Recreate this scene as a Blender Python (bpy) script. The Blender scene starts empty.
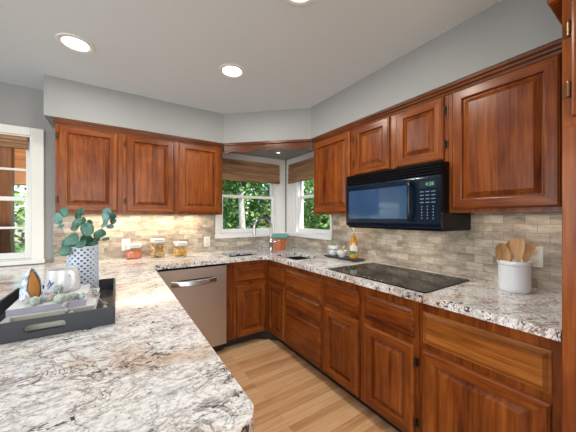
import bpy, bmesh, math, random
from mathutils import Vector, Matrix, noise
PI = math.pi
random.seed(7)
S = bpy.context.scene
COL = S.collection

# ---------------------------------------------------------------- camera, world, lights, exposure
H = 1.31                      # eye height
cam_d = bpy.data.cameras.new('camera'); cam = bpy.data.objects.new('camera', cam_d); COL.objects.link(cam)
cam_d.lens = 36 * 262 / 576; cam_d.sensor_width = 36; cam_d.shift_y = 1 / 576; cam_d.clip_start = 0.02
cam.location = (0, 0, H); cam.rotation_euler = (PI/2, 0, -math.radians(33.13))
S.camera = cam

w = bpy.data.worlds.new('sky'); S.world = w; w.use_nodes = True
nt = w.node_tree; sky = nt.nodes.new('ShaderNodeTexSky'); sky.sky_type = 'NISHITA'; sky.sun_disc = False
sky.sun_elevation = math.radians(50); sky.sun_rotation = math.radians(200); sky.air_density = 1.0
nt.links.new(sky.outputs[0], nt.nodes['Background'].inputs[0]); nt.nodes['Background'].inputs[1].default_value = 0.30

def add_light(name, kind, loc, rot, energy, color=(1, 1, 1), **kw):
    l = bpy.data.lights.new(name, kind); l.energy = energy; l.color = color
    for k, v in kw.items(): setattr(l, k, v)
    o = bpy.data.objects.new(name, l); COL.objects.link(o); o.location = loc; o.rotation_euler = rot
    return o
sun = add_light('sun', 'SUN', (0, -4, 8), (math.radians(42), 0, math.radians(14)), 4.6, (1, .95, .86), angle=math.radians(3))
# added area fills at invented openings, left and behind the viewer
add_light('fill_left', 'AREA', (-3.05, 0.2, 1.5), (0, -math.radians(90), 0), 48, (.93, .97, 1), shape='RECTANGLE', size=1.7, size_y=3.0)
add_light('fill_behind', 'AREA', (-0.6, -2.45, 1.5), (math.radians(90), 0, 0), 50, (1, .98, .95), shape='RECTANGLE', size=3.0, size_y=1.8)

S.view_settings.view_transform = 'Standard'; S.view_settings.look = 'None'
S.view_settings.exposure = 0.30; S.view_settings.gamma = 1; S.view_settings.use_curve_mapping = False

# ---------------------------------------------------------------- materials
def N(nt, t, **kw):
    n = nt.nodes.new(t)
    for k, v in kw.items():
        if k in n.inputs: n.inputs[k].default_value = v
        else: setattr(n, k, v)
    return n
def new_mat(name):
    m = bpy.data.materials.new(name); m.use_nodes = True
    return m, m.node_tree, m.node_tree.nodes['Principled BSDF']
def plain(name, color, rough=.5, metal=0, coat=0, emit=None, estr=0, bump=0, bscale=80, var=0, spec=.5):
    m, nt, b = new_mat(name)
    b.inputs['Base Color'].default_value = (*color, 1); b.inputs['Roughness'].default_value = rough
    b.inputs['Metallic'].default_value = metal; b.inputs['Coat Weight'].default_value = coat
    b.inputs['Specular IOR Level'].default_value = spec
    if emit: b.inputs['Emission Color'].default_value = (*emit, 1); b.inputs['Emission Strength'].default_value = estr
    tc = N(nt, 'ShaderNodeTexCoord')
    if bump or var:
        no = N(nt, 'ShaderNodeTexNoise', Scale=bscale, Detail=3.0); nt.links.new(tc.outputs['Object'], no.inputs['Vector'])
        if bump:
            bp = N(nt, 'ShaderNodeBump', Strength=bump, Distance=.002); nt.links.new(no.outputs[0], bp.inputs['Height']); nt.links.new(bp.outputs[0], b.inputs['Normal'])
        if var:
            mx = ramp(nt, no.outputs[0], [(.3, tuple(c*(1-var) for c in color)), (.7, tuple(min(1, c*(1+var)) for c in color))]); nt.links.new(mx.outputs[0], b.inputs['Base Color'])
    return m
def ramp(nt, src, stops, interp='LINEAR'):
    r = nt.nodes.new('ShaderNodeValToRGB'); r.color_ramp.interpolation = interp
    e = r.color_ramp.elements
    while len(e) < len(stops): e.new(.5)
    for el, (p, c) in zip(e, stops):
        el.position = p; el.color = (*c, 1) if len(c) == 3 else c
    nt.links.new(src, r.inputs[0]); return r
def mixc(nt, fac, a, b, mode='MIX'):
    m = nt.nodes.new('ShaderNodeMix'); m.data_type = 'RGBA'; m.blend_type = mode
    for sock, v in ((m.inputs[0], fac), (m.inputs[6], a), (m.inputs[7], b)):
        if hasattr(v, 'is_linked') or hasattr(v, 'links'): nt.links.new(v, sock)
        else: sock.default_value = v if isinstance(v, (int, float)) else (*v, 1)
    return m.outputs[2]
def mathn(nt, op, a, b=0.0):
    m = nt.nodes.new('ShaderNodeMath'); m.operation = op
    for i, v in enumerate((a, b)):
        if isinstance(v, (int, float)): m.inputs[i].default_value = v
        else: nt.links.new(v, m.inputs[i])
    return m.outputs[0]

def wood(name, axis, dark=(.062, .0105, .0026), mid=(.190, .046, .0076), light=(.35, .108, .019), stave=.085, rough=.3):
    m, nt, b = new_mat(name)
    tc = N(nt, 'ShaderNodeTexCoord'); oi = N(nt, 'ShaderNodeObjectInfo')
    add = N(nt, 'ShaderNodeVectorMath', operation='ADD')
    sc = N(nt, 'ShaderNodeVectorMath', operation='SCALE'); nt.links.new(oi.outputs['Random'], sc.inputs['Scale']); sc.inputs[0].default_value = (3.1, 0, 7.7)
    nt.links.new(tc.outputs['Object'], add.inputs[0]); nt.links.new(sc.outputs[0], add.inputs[1])
    mp = N(nt, 'ShaderNodeMapping'); nt.links.new(add.outputs[0], mp.inputs['Vector'])
    long_, cross = 1.8, 34.0
    mp.inputs['Scale'].default_value = (cross, cross, long_) if axis == 'z' else ((long_, cross, cross) if axis == 'x' else (cross, long_, cross))
    n1 = N(nt, 'ShaderNodeTexNoise', Scale=1.0, Detail=5.0, Roughness=.6, Distortion=.6); nt.links.new(mp.outputs[0], n1.inputs['Vector'])
    n2 = N(nt, 'ShaderNodeTexNoise', Scale=3.5, Detail=2.0); nt.links.new(mp.outputs[0], n2.inputs['Vector'])
    n3 = N(nt, 'ShaderNodeTexNoise', Scale=5.0, Detail=3.0, Distortion=1.2); nt.links.new(add.outputs[0], n3.inputs['Vector'])
    sep = N(nt, 'ShaderNodeSeparateXYZ'); nt.links.new(add.outputs[0], sep.inputs[0])
    src = sep.outputs['X'] if axis == 'z' else sep.outputs['Z']
    fl = mathn(nt, 'FLOOR', mathn(nt, 'DIVIDE', src, stave))
    wn = N(nt, 'ShaderNodeTexWhiteNoise', noise_dimensions='1D'); nt.links.new(fl, wn.inputs['W'])
    t = mathn(nt, 'ADD', mathn(nt, 'MULTIPLY', n1.outputs[0], .56), mathn(nt, 'MULTIPLY', wn.outputs[0], .10))
    t = mathn(nt, 'ADD', t, mathn(nt, 'MULTIPLY', n3.outputs[0], .20))
    t = mathn(nt, 'ADD', t, mathn(nt, 'MULTIPLY', n2.outputs[0], .26))
    r = ramp(nt, t, [(.38, dark), (.56, mid), (.78, light)])
    nt.links.new(r.outputs[0], b.inputs['Base Color'])
    b.inputs['Roughness'].default_value = rough; b.inputs['Coat Weight'].default_value = .10; b.inputs['Coat Roughness'].default_value = .2
    b.inputs['Specular IOR Level'].default_value = .22
    bp = N(nt, 'ShaderNodeBump', Strength=.06, Distance=.001); nt.links.new(n1.outputs[0], bp.inputs['Height']); nt.links.new(bp.outputs[0], b.inputs['Normal'])
    return m
CH_Z = wood('cherry_vertical', 'z'); CH_X = wood('cherry_horizontal', 'x')
CH_GOLD = wood('cherry_golden', 'x', (.13, .036, .006), (.27, .088, .016), (.42, .16, .034))
PORCH = wood('porch_timber', 'z', (.06, .02, .008), (.14, .05, .015), (.24, .09, .03), .2, .6)
PORCHX = wood('porch_timber_beam', 'x', (.14, .05, .015), (.34, .13, .04), (.55, .25, .09), .2, .6)
SPOON = wood('spoon_wood', 'z', (.36, .19, .08), (.55, .33, .16), (.68, .45, .25), .5, .5)
CROWN = wood('cherry_crown_shade', 'x', (.035, .009, .003), (.10, .026, .007), (.19, .06, .014))  # crown wood darkened: the soffit's shade is put into the colour

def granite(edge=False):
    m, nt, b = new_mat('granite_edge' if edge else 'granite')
    tc = N(nt, 'ShaderNodeTexCoord'); mp = N(nt, 'ShaderNodeMapping'); nt.links.new(tc.outputs['Object'], mp.inputs['Vector'])
    mp.inputs['Rotation'].default_value = (0, 0, math.radians(-22)); mp.inputs['Scale'].default_value = (1.05, 1.55, 1)
    P = mp.outputs[0]
    def noi(scale, det, rough=.6, dist=0.0, off=0.0):
        n = N(nt, 'ShaderNodeTexNoise', Scale=scale, Detail=det, Roughness=rough, Distortion=dist)
        if off:
            a = N(nt, 'ShaderNodeVectorMath', operation='ADD'); a.inputs[1].default_value = (off, off*1.7, off*.3); nt.links.new(P, a.inputs[0]); nt.links.new(a.outputs[0], n.inputs['Vector'])
        else: nt.links.new(P, n.inputs['Vector'])
        return n.outputs[0]
    base = ramp(nt, noi(15, 12, .82, .3), [(.33, (.20, .20, .20)), (.41, (.58, .57, .55)), (.47, (.80, .79, .77)), (.60, (.84, .84, .84))]).outputs[0]
    # bluish grey fields
    g = ramp(nt, noi(3.2, 8, .72, .8, 4.0), [(.53, (0, 0, 0)), (.64, (1, 1, 1))]).outputs[0]
    c = mixc(nt, mathn(nt, 'MULTIPLY', mathn(nt, 'MULTIPLY', g, noi(38, 6, .8, 1.0, 41.0)), 1.35), base, (.20, .23, .26))
    # beige and rust clouds
    be = ramp(nt, noi(2.6, 6, .65, .9, 9.0), [(.54, (0, 0, 0)), (.68, (1, 1, 1))]).outputs[0]
    c = mixc(nt, mathn(nt, 'MULTIPLY', mathn(nt, 'MULTIPLY', be, noi(24, 6, .8, 1.0, 51.0)), 1.5), c, (.50, .33, .20))
    def vein(scale, off, wdt, dist):
        v = noi(scale, 7, .62, dist, off)
        d = mathn(nt, 'ABSOLUTE', mathn(nt, 'SUBTRACT', v, .5))
        return ramp(nt, d, [(0.0, (1, 1, 1)), (wdt, (0, 0, 0))]).outputs[0]
    msk = ramp(nt, noi(4, 4, .6, 0, 2.0), [(.42, (0, 0, 0)), (.58, (1, 1, 1))]).outputs[0]
    c = mixc(nt, mathn(nt, 'MULTIPLY', mathn(nt, 'MULTIPLY', vein(5.2, 6.0, .024, 1.6), msk), 1.0), c, (.16, .065, .04))
    c = mixc(nt, mathn(nt, 'MULTIPLY', vein(9, 13.0, .016, .8), .7), c, (.13, .11, .11))
    msk2 = ramp(nt, noi(6, 4, .6, 0, 22.0), [(.50, (0, 0, 0)), (.62, (1, 1, 1))]).outputs[0]
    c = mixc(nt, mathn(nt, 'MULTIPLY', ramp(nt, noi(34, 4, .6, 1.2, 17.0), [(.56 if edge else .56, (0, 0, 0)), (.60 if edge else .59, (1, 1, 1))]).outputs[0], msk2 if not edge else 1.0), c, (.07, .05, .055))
    vo = N(nt, 'ShaderNodeTexVoronoi', Scale=75.0); nt.links.new(P, vo.inputs['Vector'])
    sp = ramp(nt, vo.outputs['Distance'], [(.10, (1, 1, 1)), (.22, (0, 0, 0))]).outputs[0]
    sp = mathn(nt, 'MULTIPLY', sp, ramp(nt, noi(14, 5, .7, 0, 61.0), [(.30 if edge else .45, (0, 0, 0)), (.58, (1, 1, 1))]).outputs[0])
    c = mixc(nt, mathn(nt, 'MULTIPLY', sp, .9), c, (.07, .06, .065))
    gr = ramp(nt, noi(70, 3, .6, 0, 30.0), [(.38, (.66, .66, .66)), (.55, (1, 1, 1))]).outputs[0]
    c = mixc(nt, .8, c, gr, 'MULTIPLY')
    nt.links.new(c, b.inputs['Base Color']); b.inputs['Roughness'].default_value = .13; b.inputs['Specular IOR Level'].default_value = .5
    return m
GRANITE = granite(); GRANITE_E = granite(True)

def tile_mat(name, ax):
    m, nt, b = new_mat(name)
    tc = N(nt, 'ShaderNodeTexCoord'); sep = N(nt, 'ShaderNodeSeparateXYZ'); nt.links.new(tc.outputs['Object'], sep.inputs[0])
    cb = N(nt, 'ShaderNodeCombineXYZ'); nt.links.new(sep.outputs['X' if ax == 'x' else 'Y'], cb.inputs[0])
    nt.links.new(mathn(nt, 'SUBTRACT', sep.outputs['Z'], .910), cb.inputs[1])
    br = N(nt, 'ShaderNodeTexBrick', Scale=1.0); nt.links.new(cb.outputs[0], br.inputs['Vector'])
    br.inputs['Brick Width'].default_value = .103; br.inputs['Row Height'].default_value = .0515; br.inputs['Mortar Size'].default_value = .0016
    br.inputs['Mortar Smooth'].default_value = .2; br.inputs['Bias'].default_value = 0
    br.inputs['Color1'].default_value = (.28, .28, .28, 1); br.inputs['Color2'].default_value = (1, 1, 1, 1); br.inputs['Mortar'].default_value = (.5, .5, .5, 1)
    st = N(nt, 'ShaderNodeMapping'); nt.links.new(cb.outputs[0], st.inputs['Vector']); st.inputs['Scale'].default_value = (8, 22, 8)
    n1 = N(nt, 'ShaderNodeTexNoise', Scale=1.0, Detail=6.0, Roughness=.65, Distortion=.8); nt.links.new(st.outputs[0], n1.inputs['Vector'])
    n2 = N(nt, 'ShaderNodeTexNoise', Scale=70.0, Detail=3.0); nt.links.new(cb.outputs[0], n2.inputs['Vector'])
    t = mathn(nt, 'ADD', mathn(nt, 'MULTIPLY', n1.outputs[0], .72), mathn(nt, 'MULTIPLY', br.outputs['Color'], .26))
    t = mathn(nt, 'ADD', t, mathn(nt, 'MULTIPLY', n2.outputs[0], .14))
    r = ramp(nt, t, [(.36, (.15, .122, .10)), (.49, (.29, .245, .20)), (.60, (.42, .365, .295)), (.74, (.60, .54, .45))])
    c = mixc(nt, br.outputs['Fac'], r.outputs[0], (.27, .24, .20))
    nt.links.new(c, b.inputs['Base Color']); b.inputs['Roughness'].default_value = .38
    hgt = mathn(nt, 'SUBTRACT', mathn(nt, 'MULTIPLY', n1.outputs[0], .25), br.outputs['Fac'])
    bp = N(nt, 'ShaderNodeBump', Strength=.5, Distance=.002); nt.links.new(hgt, bp.inputs['Height']); nt.links.new(bp.outputs[0], b.inputs['Normal'])
    return m
TILE_X = tile_mat('travertine_back', 'x'); TILE_Y = tile_mat('travertine_right', 'y')

def floor_mat():
    m, nt, b = new_mat('oak_floor')
    tc = N(nt, 'ShaderNodeTexCoord')
    br = N(nt, 'ShaderNodeTexBrick', Scale=1.0); nt.links.new(tc.outputs['Object'], br.inputs['Vector'])
    br.inputs['Brick Width'].default_value = .9; br.inputs['Row Height'].default_value = .057; br.inputs['Mortar Size'].default_value = .0007
    br.offset = .37; br.offset_frequency = 3
    br.inputs['Color1'].default_value = (0, 0, 0, 1); br.inputs['Color2'].default_value = (1, 1, 1, 1); br.inputs['Mortar'].default_value = (.3, .3, .3, 1)
    mp = N(nt, 'ShaderNodeMapping'); nt.links.new(tc.outputs['Object'], mp.inputs['Vector']); mp.inputs['Scale'].default_value = (3, 40, 3)
    n1 = N(nt, 'ShaderNodeTexNoise', Scale=1.0, Detail=6.0, Roughness=.6, Distortion=1.0); nt.links.new(mp.outputs[0], n1.inputs['Vector'])
    n2 = N(nt, 'ShaderNodeTexNoise', Scale=1.3, Detail=2.0); nt.links.new(tc.outputs['Object'], n2.inputs['Vector'])
    t = mathn(nt, 'ADD', mathn(nt, 'MULTIPLY', n1.outputs[0], .55), mathn(nt, 'MULTIPLY', br.outputs['Color'], .32))
    t = mathn(nt, 'ADD', t, mathn(nt, 'MULTIPLY', n2.outputs[0], .15))
    r = ramp(nt, t, [(.28, (.40, .19, .08)), (.48, (.62, .345, .165)), (.72, (.76, .50, .28))])
    c = mixc(nt, mathn(nt, 'MULTIPLY', br.outputs['Fac'], .7), r.outputs[0], (.22, .09, .03))
    nt.links.new(c, b.inputs['Base Color']); b.inputs['Roughness'].default_value = .33
    return m
FLOOR = floor_mat()

WALL = plain('wall_paint_grey', (.305, .318, .318), .75, bump=.05, bscale=300)
CEIL = plain('ceiling_paint', (.66, .735, .78), .8, bump=.05, bscale=200)
WHITE = plain('white_trim_paint', (.78, .78, .76), .4)
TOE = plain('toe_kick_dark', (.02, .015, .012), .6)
BLACK = plain('black_gloss', (.003, .009, .022), .12, spec=.35)
BLACKM = plain('black_satin', (.005, .005, .006), .3, spec=.1)
GLASSB = plain('black_glass', (.003, .004, .006), .03, spec=.12)
MWGLASS = plain('microwave_window_glass', (.008, .060, .15), .08, spec=.8, coat=.5)  # blue of the reflected window is put into the base colour
BRONZE = plain('dark_bronze', (.07, .04, .02), .4, .8)
BRASS = plain('aged_brass_hinge', (.13, .065, .03), .35, .9)
CHROME = plain('brushed_nickel', (.43, .42, .41), .24, 1)
CHARC = plain('charcoal_tray', (.019, .023, .030), .45, bump=.2, bscale=60)
PORC = plain('white_porcelain', (.70, .71, .72), .18, coat=.3)
CROCKM = plain('crock_glaze', (.74, .77, .81), .2, coat=.4)
PLATE = plain('outlet_plastic', (.80, .79, .76), .35)
SLOT = plain('outlet_slot', (.03, .03, .03), .5)
TERRA = plain('terracotta', (.50, .155, .06), .7, var=.12, bscale=40)
SOIL = plain('soil', (.03, .02, .012), .9, bump=1, bscale=200)
SUCC = plain('succulent_green', (.17, .38, .33), .5, var=.3, bscale=60)
SUCC2 = plain('succulent_bright', (.16, .32, .07), .5, var=.3, bscale=60)
NAVY = plain('navy_paint', (.02, .03, .09), .4)
SLATE = plain('slate_board', (.025, .035, .05), .4, bump=.3, bscale=90)
PAPER = plain('page_edges', (.58, .54, .44), .8)
COVER = plain('white_book_cover', (.64, .65, .67), .35)
STONE = [plain('bead_pale_green', (.36, .44, .40), .5, var=.4, bscale=120), plain('bead_grey', (.24, .29, .28), .5, var=.5, bscale=120), plain('bead_blush', (.40, .35, .33), .55, var=.2, bscale=120)]
VASE = plain('vase_blue_grey', (.58, .65, .74), .5, bump=.1)
VDARK = plain('vase_inside_shade', (.02, .025, .04), .7)
STEM = plain('stem', (.16, .17, .07), .7)
def leaf_mat(name, a, b_, rough=.5, tr=.25):
    m, nt, b = new_mat(name)
    oi = N(nt, 'ShaderNodeTexCoord'); n = N(nt, 'ShaderNodeTexNoise', Scale=22.0, Detail=3.0); nt.links.new(oi.outputs['Object'], n.inputs['Vector'])
    r = ramp(nt, n.outputs[0], [(.35, a), (.65, b_)]); nt.links.new(r.outputs[0], b.inputs['Base Color'])
    b.inputs['Roughness'].default_value = rough
    return m
EUC = leaf_mat('eucalyptus_leaf', (.018, .085, .055), (.085, .23, .165))
EUC2 = leaf_mat('eucalyptus_leaf_pale', (.07, .20, .18), (.18, .36, .33))
LEAFS = [leaf_mat('garden_leaf', (.025, .09, .018), (.13, .31, .06), .5), leaf_mat('garden_leaf_light', (.12, .30, .04), (.38, .58, .16), .5)]
GRASS = plain('lawn', (.10, .22, .04), .9, var=.4, bscale=6)
BARK = plain('pale_bark', (.50, .47, .42), .85, var=.35, bscale=14)
BARKD = plain('brown_bark', (.14, .09, .06), .9, var=.35, bscale=14)
STEEL = plain('sink_steel', (.035, .038, .042), .3, .6)
def steel_panel():
    m, nt, b = new_mat('brushed_stainless')
    tc = N(nt, 'ShaderNodeTexCoord'); mp = N(nt, 'ShaderNodeMapping'); mp.inputs['Scale'].default_value = (400, 400, 3); nt.links.new(tc.outputs['Object'], mp.inputs[0])
    n = N(nt, 'ShaderNodeTexNoise', Scale=1.0, Detail=2.0); nt.links.new(mp.outputs[0], n.inputs['Vector'])
    b.inputs['Base Color'].default_value = (.56, .54, .52, 1); b.inputs['Metallic'].default_value = 1
    rr = N(nt, 'ShaderNodeMapRange'); rr.inputs['To Min'].default_value = .26; rr.inputs['To Max'].default_value = .40
    nt.links.new(n.outputs[0], rr.inputs['Value']); nt.links.new(rr.outputs[0], b.inputs['Roughness'])
    b.inputs['Anisotropic'].default_value = .5
    return m
STAIN = steel_panel()
def shade_mat():
    m, nt, b = new_mat('woven_wood_shade')
    tc = N(nt, 'ShaderNodeTexCoord'); mp = N(nt, 'ShaderNodeMapping'); mp.inputs['Scale'].default_value = (3, 3, 160); nt.links.new(tc.outputs['Object'], mp.inputs[0])
    n = N(nt, 'ShaderNodeTexNoise', Scale=1.0, Detail=3.0); nt.links.new(mp.outputs[0], n.inputs['Vector'])
    r = ramp(nt, n.outputs[0], [(.35, (.17, .085, .04)), (.65, (.42, .25, .135))]); nt.links.new(r.outputs[0], b.inputs['Base Color'])
    b.inputs['Roughness'].default_value = .8
    bp = N(nt, 'ShaderNodeBump', Strength=.5, Distance=.002); nt.links.new(n.outputs[0], bp.inputs['Height']); nt.links.new(bp.outputs[0], b.inputs['Normal'])
    return m
SHADE = shade_mat()
def glass_mat(name, tint=(1, 1, 1), refl=.08):
    m = bpy.data.materials.new(name); m.use_nodes = True; nt = m.node_tree; nt.nodes.clear()
    out = nt.nodes.new('ShaderNodeOutputMaterial'); mx = nt.nodes.new('ShaderNodeMixShader'); tr = nt.nodes.new('ShaderNodeBsdfTransparent'); gl = nt.nodes.new('ShaderNodeBsdfGlossy')
    tr.inputs[0].default_value = (*tint, 1); gl.inputs['Roughness'].default_value = .02
    fr = nt.nodes.new('ShaderNodeLayerWeight'); fr.inputs[0].default_value = .25
    f = mathn(nt, 'ADD', mathn(nt, 'MULTIPLY', fr.outputs['Facing'], .05), refl)
    nt.links.new(f, mx.inputs[0]); nt.links.new(tr.outputs[0], mx.inputs[1]); nt.links.new(gl.outputs[0], mx.inputs[2]); nt.links.new(mx.outputs[0], out.inputs[0])
    return m
PANE = glass_mat('window_glass', refl=.008); JARG = glass_mat('jar_glass', (.95, .96, .95), .06)
LIQ = plain('amber_oil', (.88, .42, .02), .15, coat=.5); 
LIQ.node_tree.nodes['Principled BSDF'].inputs['Transmission Weight'].default_value = .45
def grains(name, a, b_, c_, scale):
    m, nt, b = new_mat(name)
    tc = N(nt, 'ShaderNodeTexCoord'); v = N(nt, 'ShaderNodeTexVoronoi', Scale=scale); nt.links.new(tc.outputs['Object'], v.inputs['Vector'])
    sp = N(nt, 'ShaderNodeSeparateColor'); nt.links.new(v.outputs['Color'], sp.inputs[0])
    r = ramp(nt, sp.outputs[0], [(0, a), (.5, b_), (1, c_)]); nt.links.new(r.outputs[0], b.inputs['Base Color'])
    bp = N(nt, 'ShaderNodeBump', Strength=1.0, Distance=.004); bp.invert = True; nt.links.new(v.outputs['Distance'], bp.inputs['Height']); nt.links.new(bp.outputs[0], b.inputs['Normal'])
    b.inputs['Roughness'].default_value = .6; return m
LENTIL = grains('red_lentils', (.50, .09, .03), (.75, .20, .08), (.85, .35, .18), 170)
LAMP = plain('lamp_lens', (1, 1, 1), .5, emit=(1, .98, .94), estr=6)
DISP = plain('display_digits', (.1, .3, .2), .5, emit=(.5, .8, .7), estr=.12)

# ---------------------------------------------------------------- mesh helpers
def finish(name, bm, mat, parent=None, loc=None, rotz=None, smooth=None, doubles=True):
    if doubles: bmesh.ops.remove_doubles(bm, verts=bm.verts, dist=1e-6)
    bmesh.ops.recalc_face_normals(bm, faces=bm.faces)
    me = bpy.data.meshes.new(name); bm.to_mesh(me); bm.free()
    for m in (mat if isinstance(mat, (list, tuple)) else [mat]): me.materials.append(m)
    if smooth is not None:
        for p in me.polygons: p.use_smooth = True
        me.set_sharp_from_angle(angle=math.radians(smooth))
    o = bpy.data.objects.new(name, me); COL.objects.link(o)
    if parent: o.parent = parent
    if loc: o.location = loc
    if rotz is not None: o.rotation_euler = (0, 0, rotz)
    return o
def tag(o, label=None, cat=None, group=None, kind=None):
    if label: o['label'] = label
    if cat: o['category'] = cat
    if group: o['group'] = group
    if kind: o['kind'] = kind
    return o
def empty(name, loc, rotz=0, label=None, cat=None, group=None, kind=None):
    o = bpy.data.objects.new(name, None); COL.objects.link(o); o.location = loc; o.rotation_euler = (0, 0, rotz); o.empty_display_size = .05
    return tag(o, label, cat, group, kind)
def bx(bm, x0, x1, y0, y1, z0, z1, bev=0, mi=0, seg=1):
    n0 = len(bm.faces)
    vs = [bm.verts.new((x, y, z)) for x in (x0, x1) for y in (y0, y1) for z in (z0, z1)]
    fs = [bm.faces.new([vs[i] for i in q]) for q in ((0, 1, 3, 2), (4, 6, 7, 5), (0, 4, 5, 1), (2, 3, 7, 6), (0, 2, 6, 4), (1, 5, 7, 3))]
    for f in fs: f.material_index = mi
    if bev:
        es = list({e for f in fs for e in f.edges})
        r = bmesh.ops.bevel(bm, geom=es, offset=bev, segments=seg, affect='EDGES', profile=.5)
        for f in r['faces']: f.material_index = mi
    return vs
def box(name, mat, dims, parent=None, bev=0, **kw):
    bm = bmesh.new(); bx(bm, *dims, bev=bev); return finish(name, bm, mat, parent, **kw)
def lathe(bm, prof, n=32, cx=0, cy=0, mi=0, ax=1.0, ay=1.0):
    rings = []
    for r, z in prof:
        rings.append([bm.verts.new((cx + ax*r*math.cos(2*PI*i/n), cy + ay*r*math.sin(2*PI*i/n), z)) for i in range(n)] if r > 1e-5 else [bm.verts.new((cx, cy, z))])
    for a, b in zip(rings, rings[1:]):
        for i in range(n):
            j = (i+1) % n
            if len(a) == 1 and len(b) == 1: continue
            f = bm.faces.new([a[0], b[j], b[i]] if len(a) == 1 else ([a[i], a[j], b[0]] if len(b) == 1 else [a[i], a[j], b[j], b[i]]))
            f.material_index = mi
def tube(bm, pts, r, n=10, mi=0, caps=True):
    pts = [Vector(p) for p in pts]; rs = r if isinstance(r, (list, tuple)) else [r]*len(pts)
    rings = []; up = None
    for i, p in enumerate(pts):
        d = (pts[min(i+1, len(pts)-1)] - pts[max(i-1, 0)]).normalized()
        if up is None:
            up = Vector((0, 0, 1)) if abs(d.z) < .9 else Vector((1, 0, 0))
        a = d.cross(up).normalized(); up = a.cross(d).normalized()
        rings.append([bm.verts.new(p + rs[i]*(math.cos(2*PI*k/n)*a + math.sin(2*PI*k/n)*up)) for k in range(n)])
    for A, B in zip(rings, rings[1:]):
        for k in range(n):
            f = bm.faces.new([A[k], A[(k+1) % n], B[(k+1) % n], B[k]]); f.material_index = mi
    if caps:
        for R_ in (rings[0], rings[-1]): f = bm.faces.new(R_); f.material_index = mi
def slab(bm, outline, holes, z0, z1, M=None, mi=0, side_mi=None):
    """polygon with holes in the local XY plane, thick from z0 to z1, placed with matrix M"""
    es = []; loops = []
    for lp in [outline] + list(holes):
        vs = [bm.verts.new((x, y, z0)) for x, y in lp]; loops.append(vs)
        for i in range(len(vs)): es.append(bm.edges.new((vs[i], vs[(i+1) % len(vs)])))
    r = bmesh.ops.triangle_fill(bm, use_beauty=True, edges=es)
    fs = [g for g in r['geom'] if isinstance(g, bmesh.types.BMFace)]
    top = {}
    for vs in loops:
        for v in vs: top[v] = bm.verts.new((v.co.x, v.co.y, z1))
    new = []
    for f in fs: new.append(bm.faces.new([top[v] for v in f.verts][::-1]))
    for vs in loops:
        for i in range(len(vs)):
            a, b = vs[i], vs[(i+1) % len(vs)]; new.append(bm.faces.new([a, b, top[b], top[a]]))
    for f in fs + new: f.material_index = mi
    if side_mi is not None:
        for f in new[len(fs):]: f.material_index = side_mi
    if M is not None:
        allv = list(top.keys()) + list(top.values())
        bmesh.ops.transform(bm, matrix=M, verts=allv)
MXZ = Matrix(((1, 0, 0, 0), (0, 0, 1, 0), (0, 1, 0, 0), (0, 0, 0, 1)))   # (x,y,z)->(x,z,y): plane stands up in XZ, thickness along Y
def bevel_mod(o, wd, seg=2, ang=30):
    m = o.modifiers.new('bevel', 'BEVEL'); m.width = wd; m.segments = seg; m.limit_method = 'ANGLE'; m.angle_limit = math.radians(ang); return o
def text_bm(txt, size, shear=0, bold=0):
    cu = bpy.data.curves.new('t', 'FONT'); cu.body = txt; cu.size = size; cu.shear = shear; cu.offset = bold; cu.align_x = 'CENTER'; cu.align_y = 'CENTER'; cu.resolution_u = 3
    o = bpy.data.objects.new('t', cu); COL.objects.link(o)
    dg = bpy.context.evaluated_depsgraph_get(); me = bpy.data.meshes.new_from_object(o.evaluated_get(dg))
    bm = bmesh.new(); bm.from_mesh(me); bpy.data.objects.remove(o); bpy.data.meshes.remove(me); bpy.data.curves.remove(cu)
    return bm
def thicken(bm, t):
    r = bmesh.ops.extrude_face_region(bm, geom=list(bm.faces)); vs = [g for g in r['geom'] if isinstance(g, bmesh.types.BMVert)]
    bmesh.ops.translate(bm, verts=vs, vec=(0, 0, t))

# ---------------------------------------------------------------- structure
XR, YB, XL, YF = 1.975, 3.07, -3.2, -2.6      # inner faces of the walls
CZ, SZ = 2.413, 2.10                          # ceiling, soffit underside
CT = 0.91                                     # counter top height
def struct(name, bm, mat, **kw): return tag(finish(name, bm, mat, **kw), kind='structure')
bm = bmesh.new(); bx(bm, XL, XR, YF, YB, -.05, 0); struct('floor', bm, FLOOR)
bm = bmesh.new(); bx(bm, XL-.12, XR+.12, YF-.12, YB+.12, CZ, CZ+.1); struct('ceiling', bm, CEIL)
W1 = (1.03, 1.81, 1.10, 2.02)      # sink window in the back wall: x0,x1,z0,z1
W3 = (-1.62, -.61, .945, 2.0)      # left window in the back wall
W2 = (2.16, 2.84, 1.10, 2.02)      # sink window in the right wall: y0,y1,z0,z1
def rect(a, b, c, d): return [(a, c), (b, c), (b, d), (a, d)]
bm = bmesh.new(); slab(bm, rect(XL-.12, XR+.12, -.05, CZ), [rect(*W1), rect(*W3)], YB, YB+.12, MXZ); struct('wall_back', bm, WALL)
MYZ = Matrix(((0, 0, 1, 0), (1, 0, 0, 0), (0, 1, 0, 0), (0, 0, 0, 1)))
bm = bmesh.new(); slab(bm, rect(YF-.12, YB, -.05, CZ), [rect(*W2)], XR, XR+.12, MYZ); struct('wall_right', bm, WALL)
bm = bmesh.new(); slab(bm, rect(YF-.12, YB, -.05, CZ), [rect(-1.3, 1.7, .65, 2.15)], XL-.12, XL, MYZ); struct('wall_left', bm, WALL)
bm = bmesh.new(); slab(bm, rect(XL, XR, -.05, CZ), [rect(-2.1, .9, .6, 2.2)], YF-.12, YF, MXZ); struct('wall_front', bm, WALL)
# soffit above the cabinets, cut diagonally over the sink
bm = bmesh.new(); slab(bm, [(-.476, YB), (-.476, 2.73), (.96, 2.73), (1.64, 2.088), (1.64, .285), (1.27, .285), (1.27, YF), (XR, YF), (XR, YB)], [], SZ, CZ)
struct('wall_soffit', bm, WALL)

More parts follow.
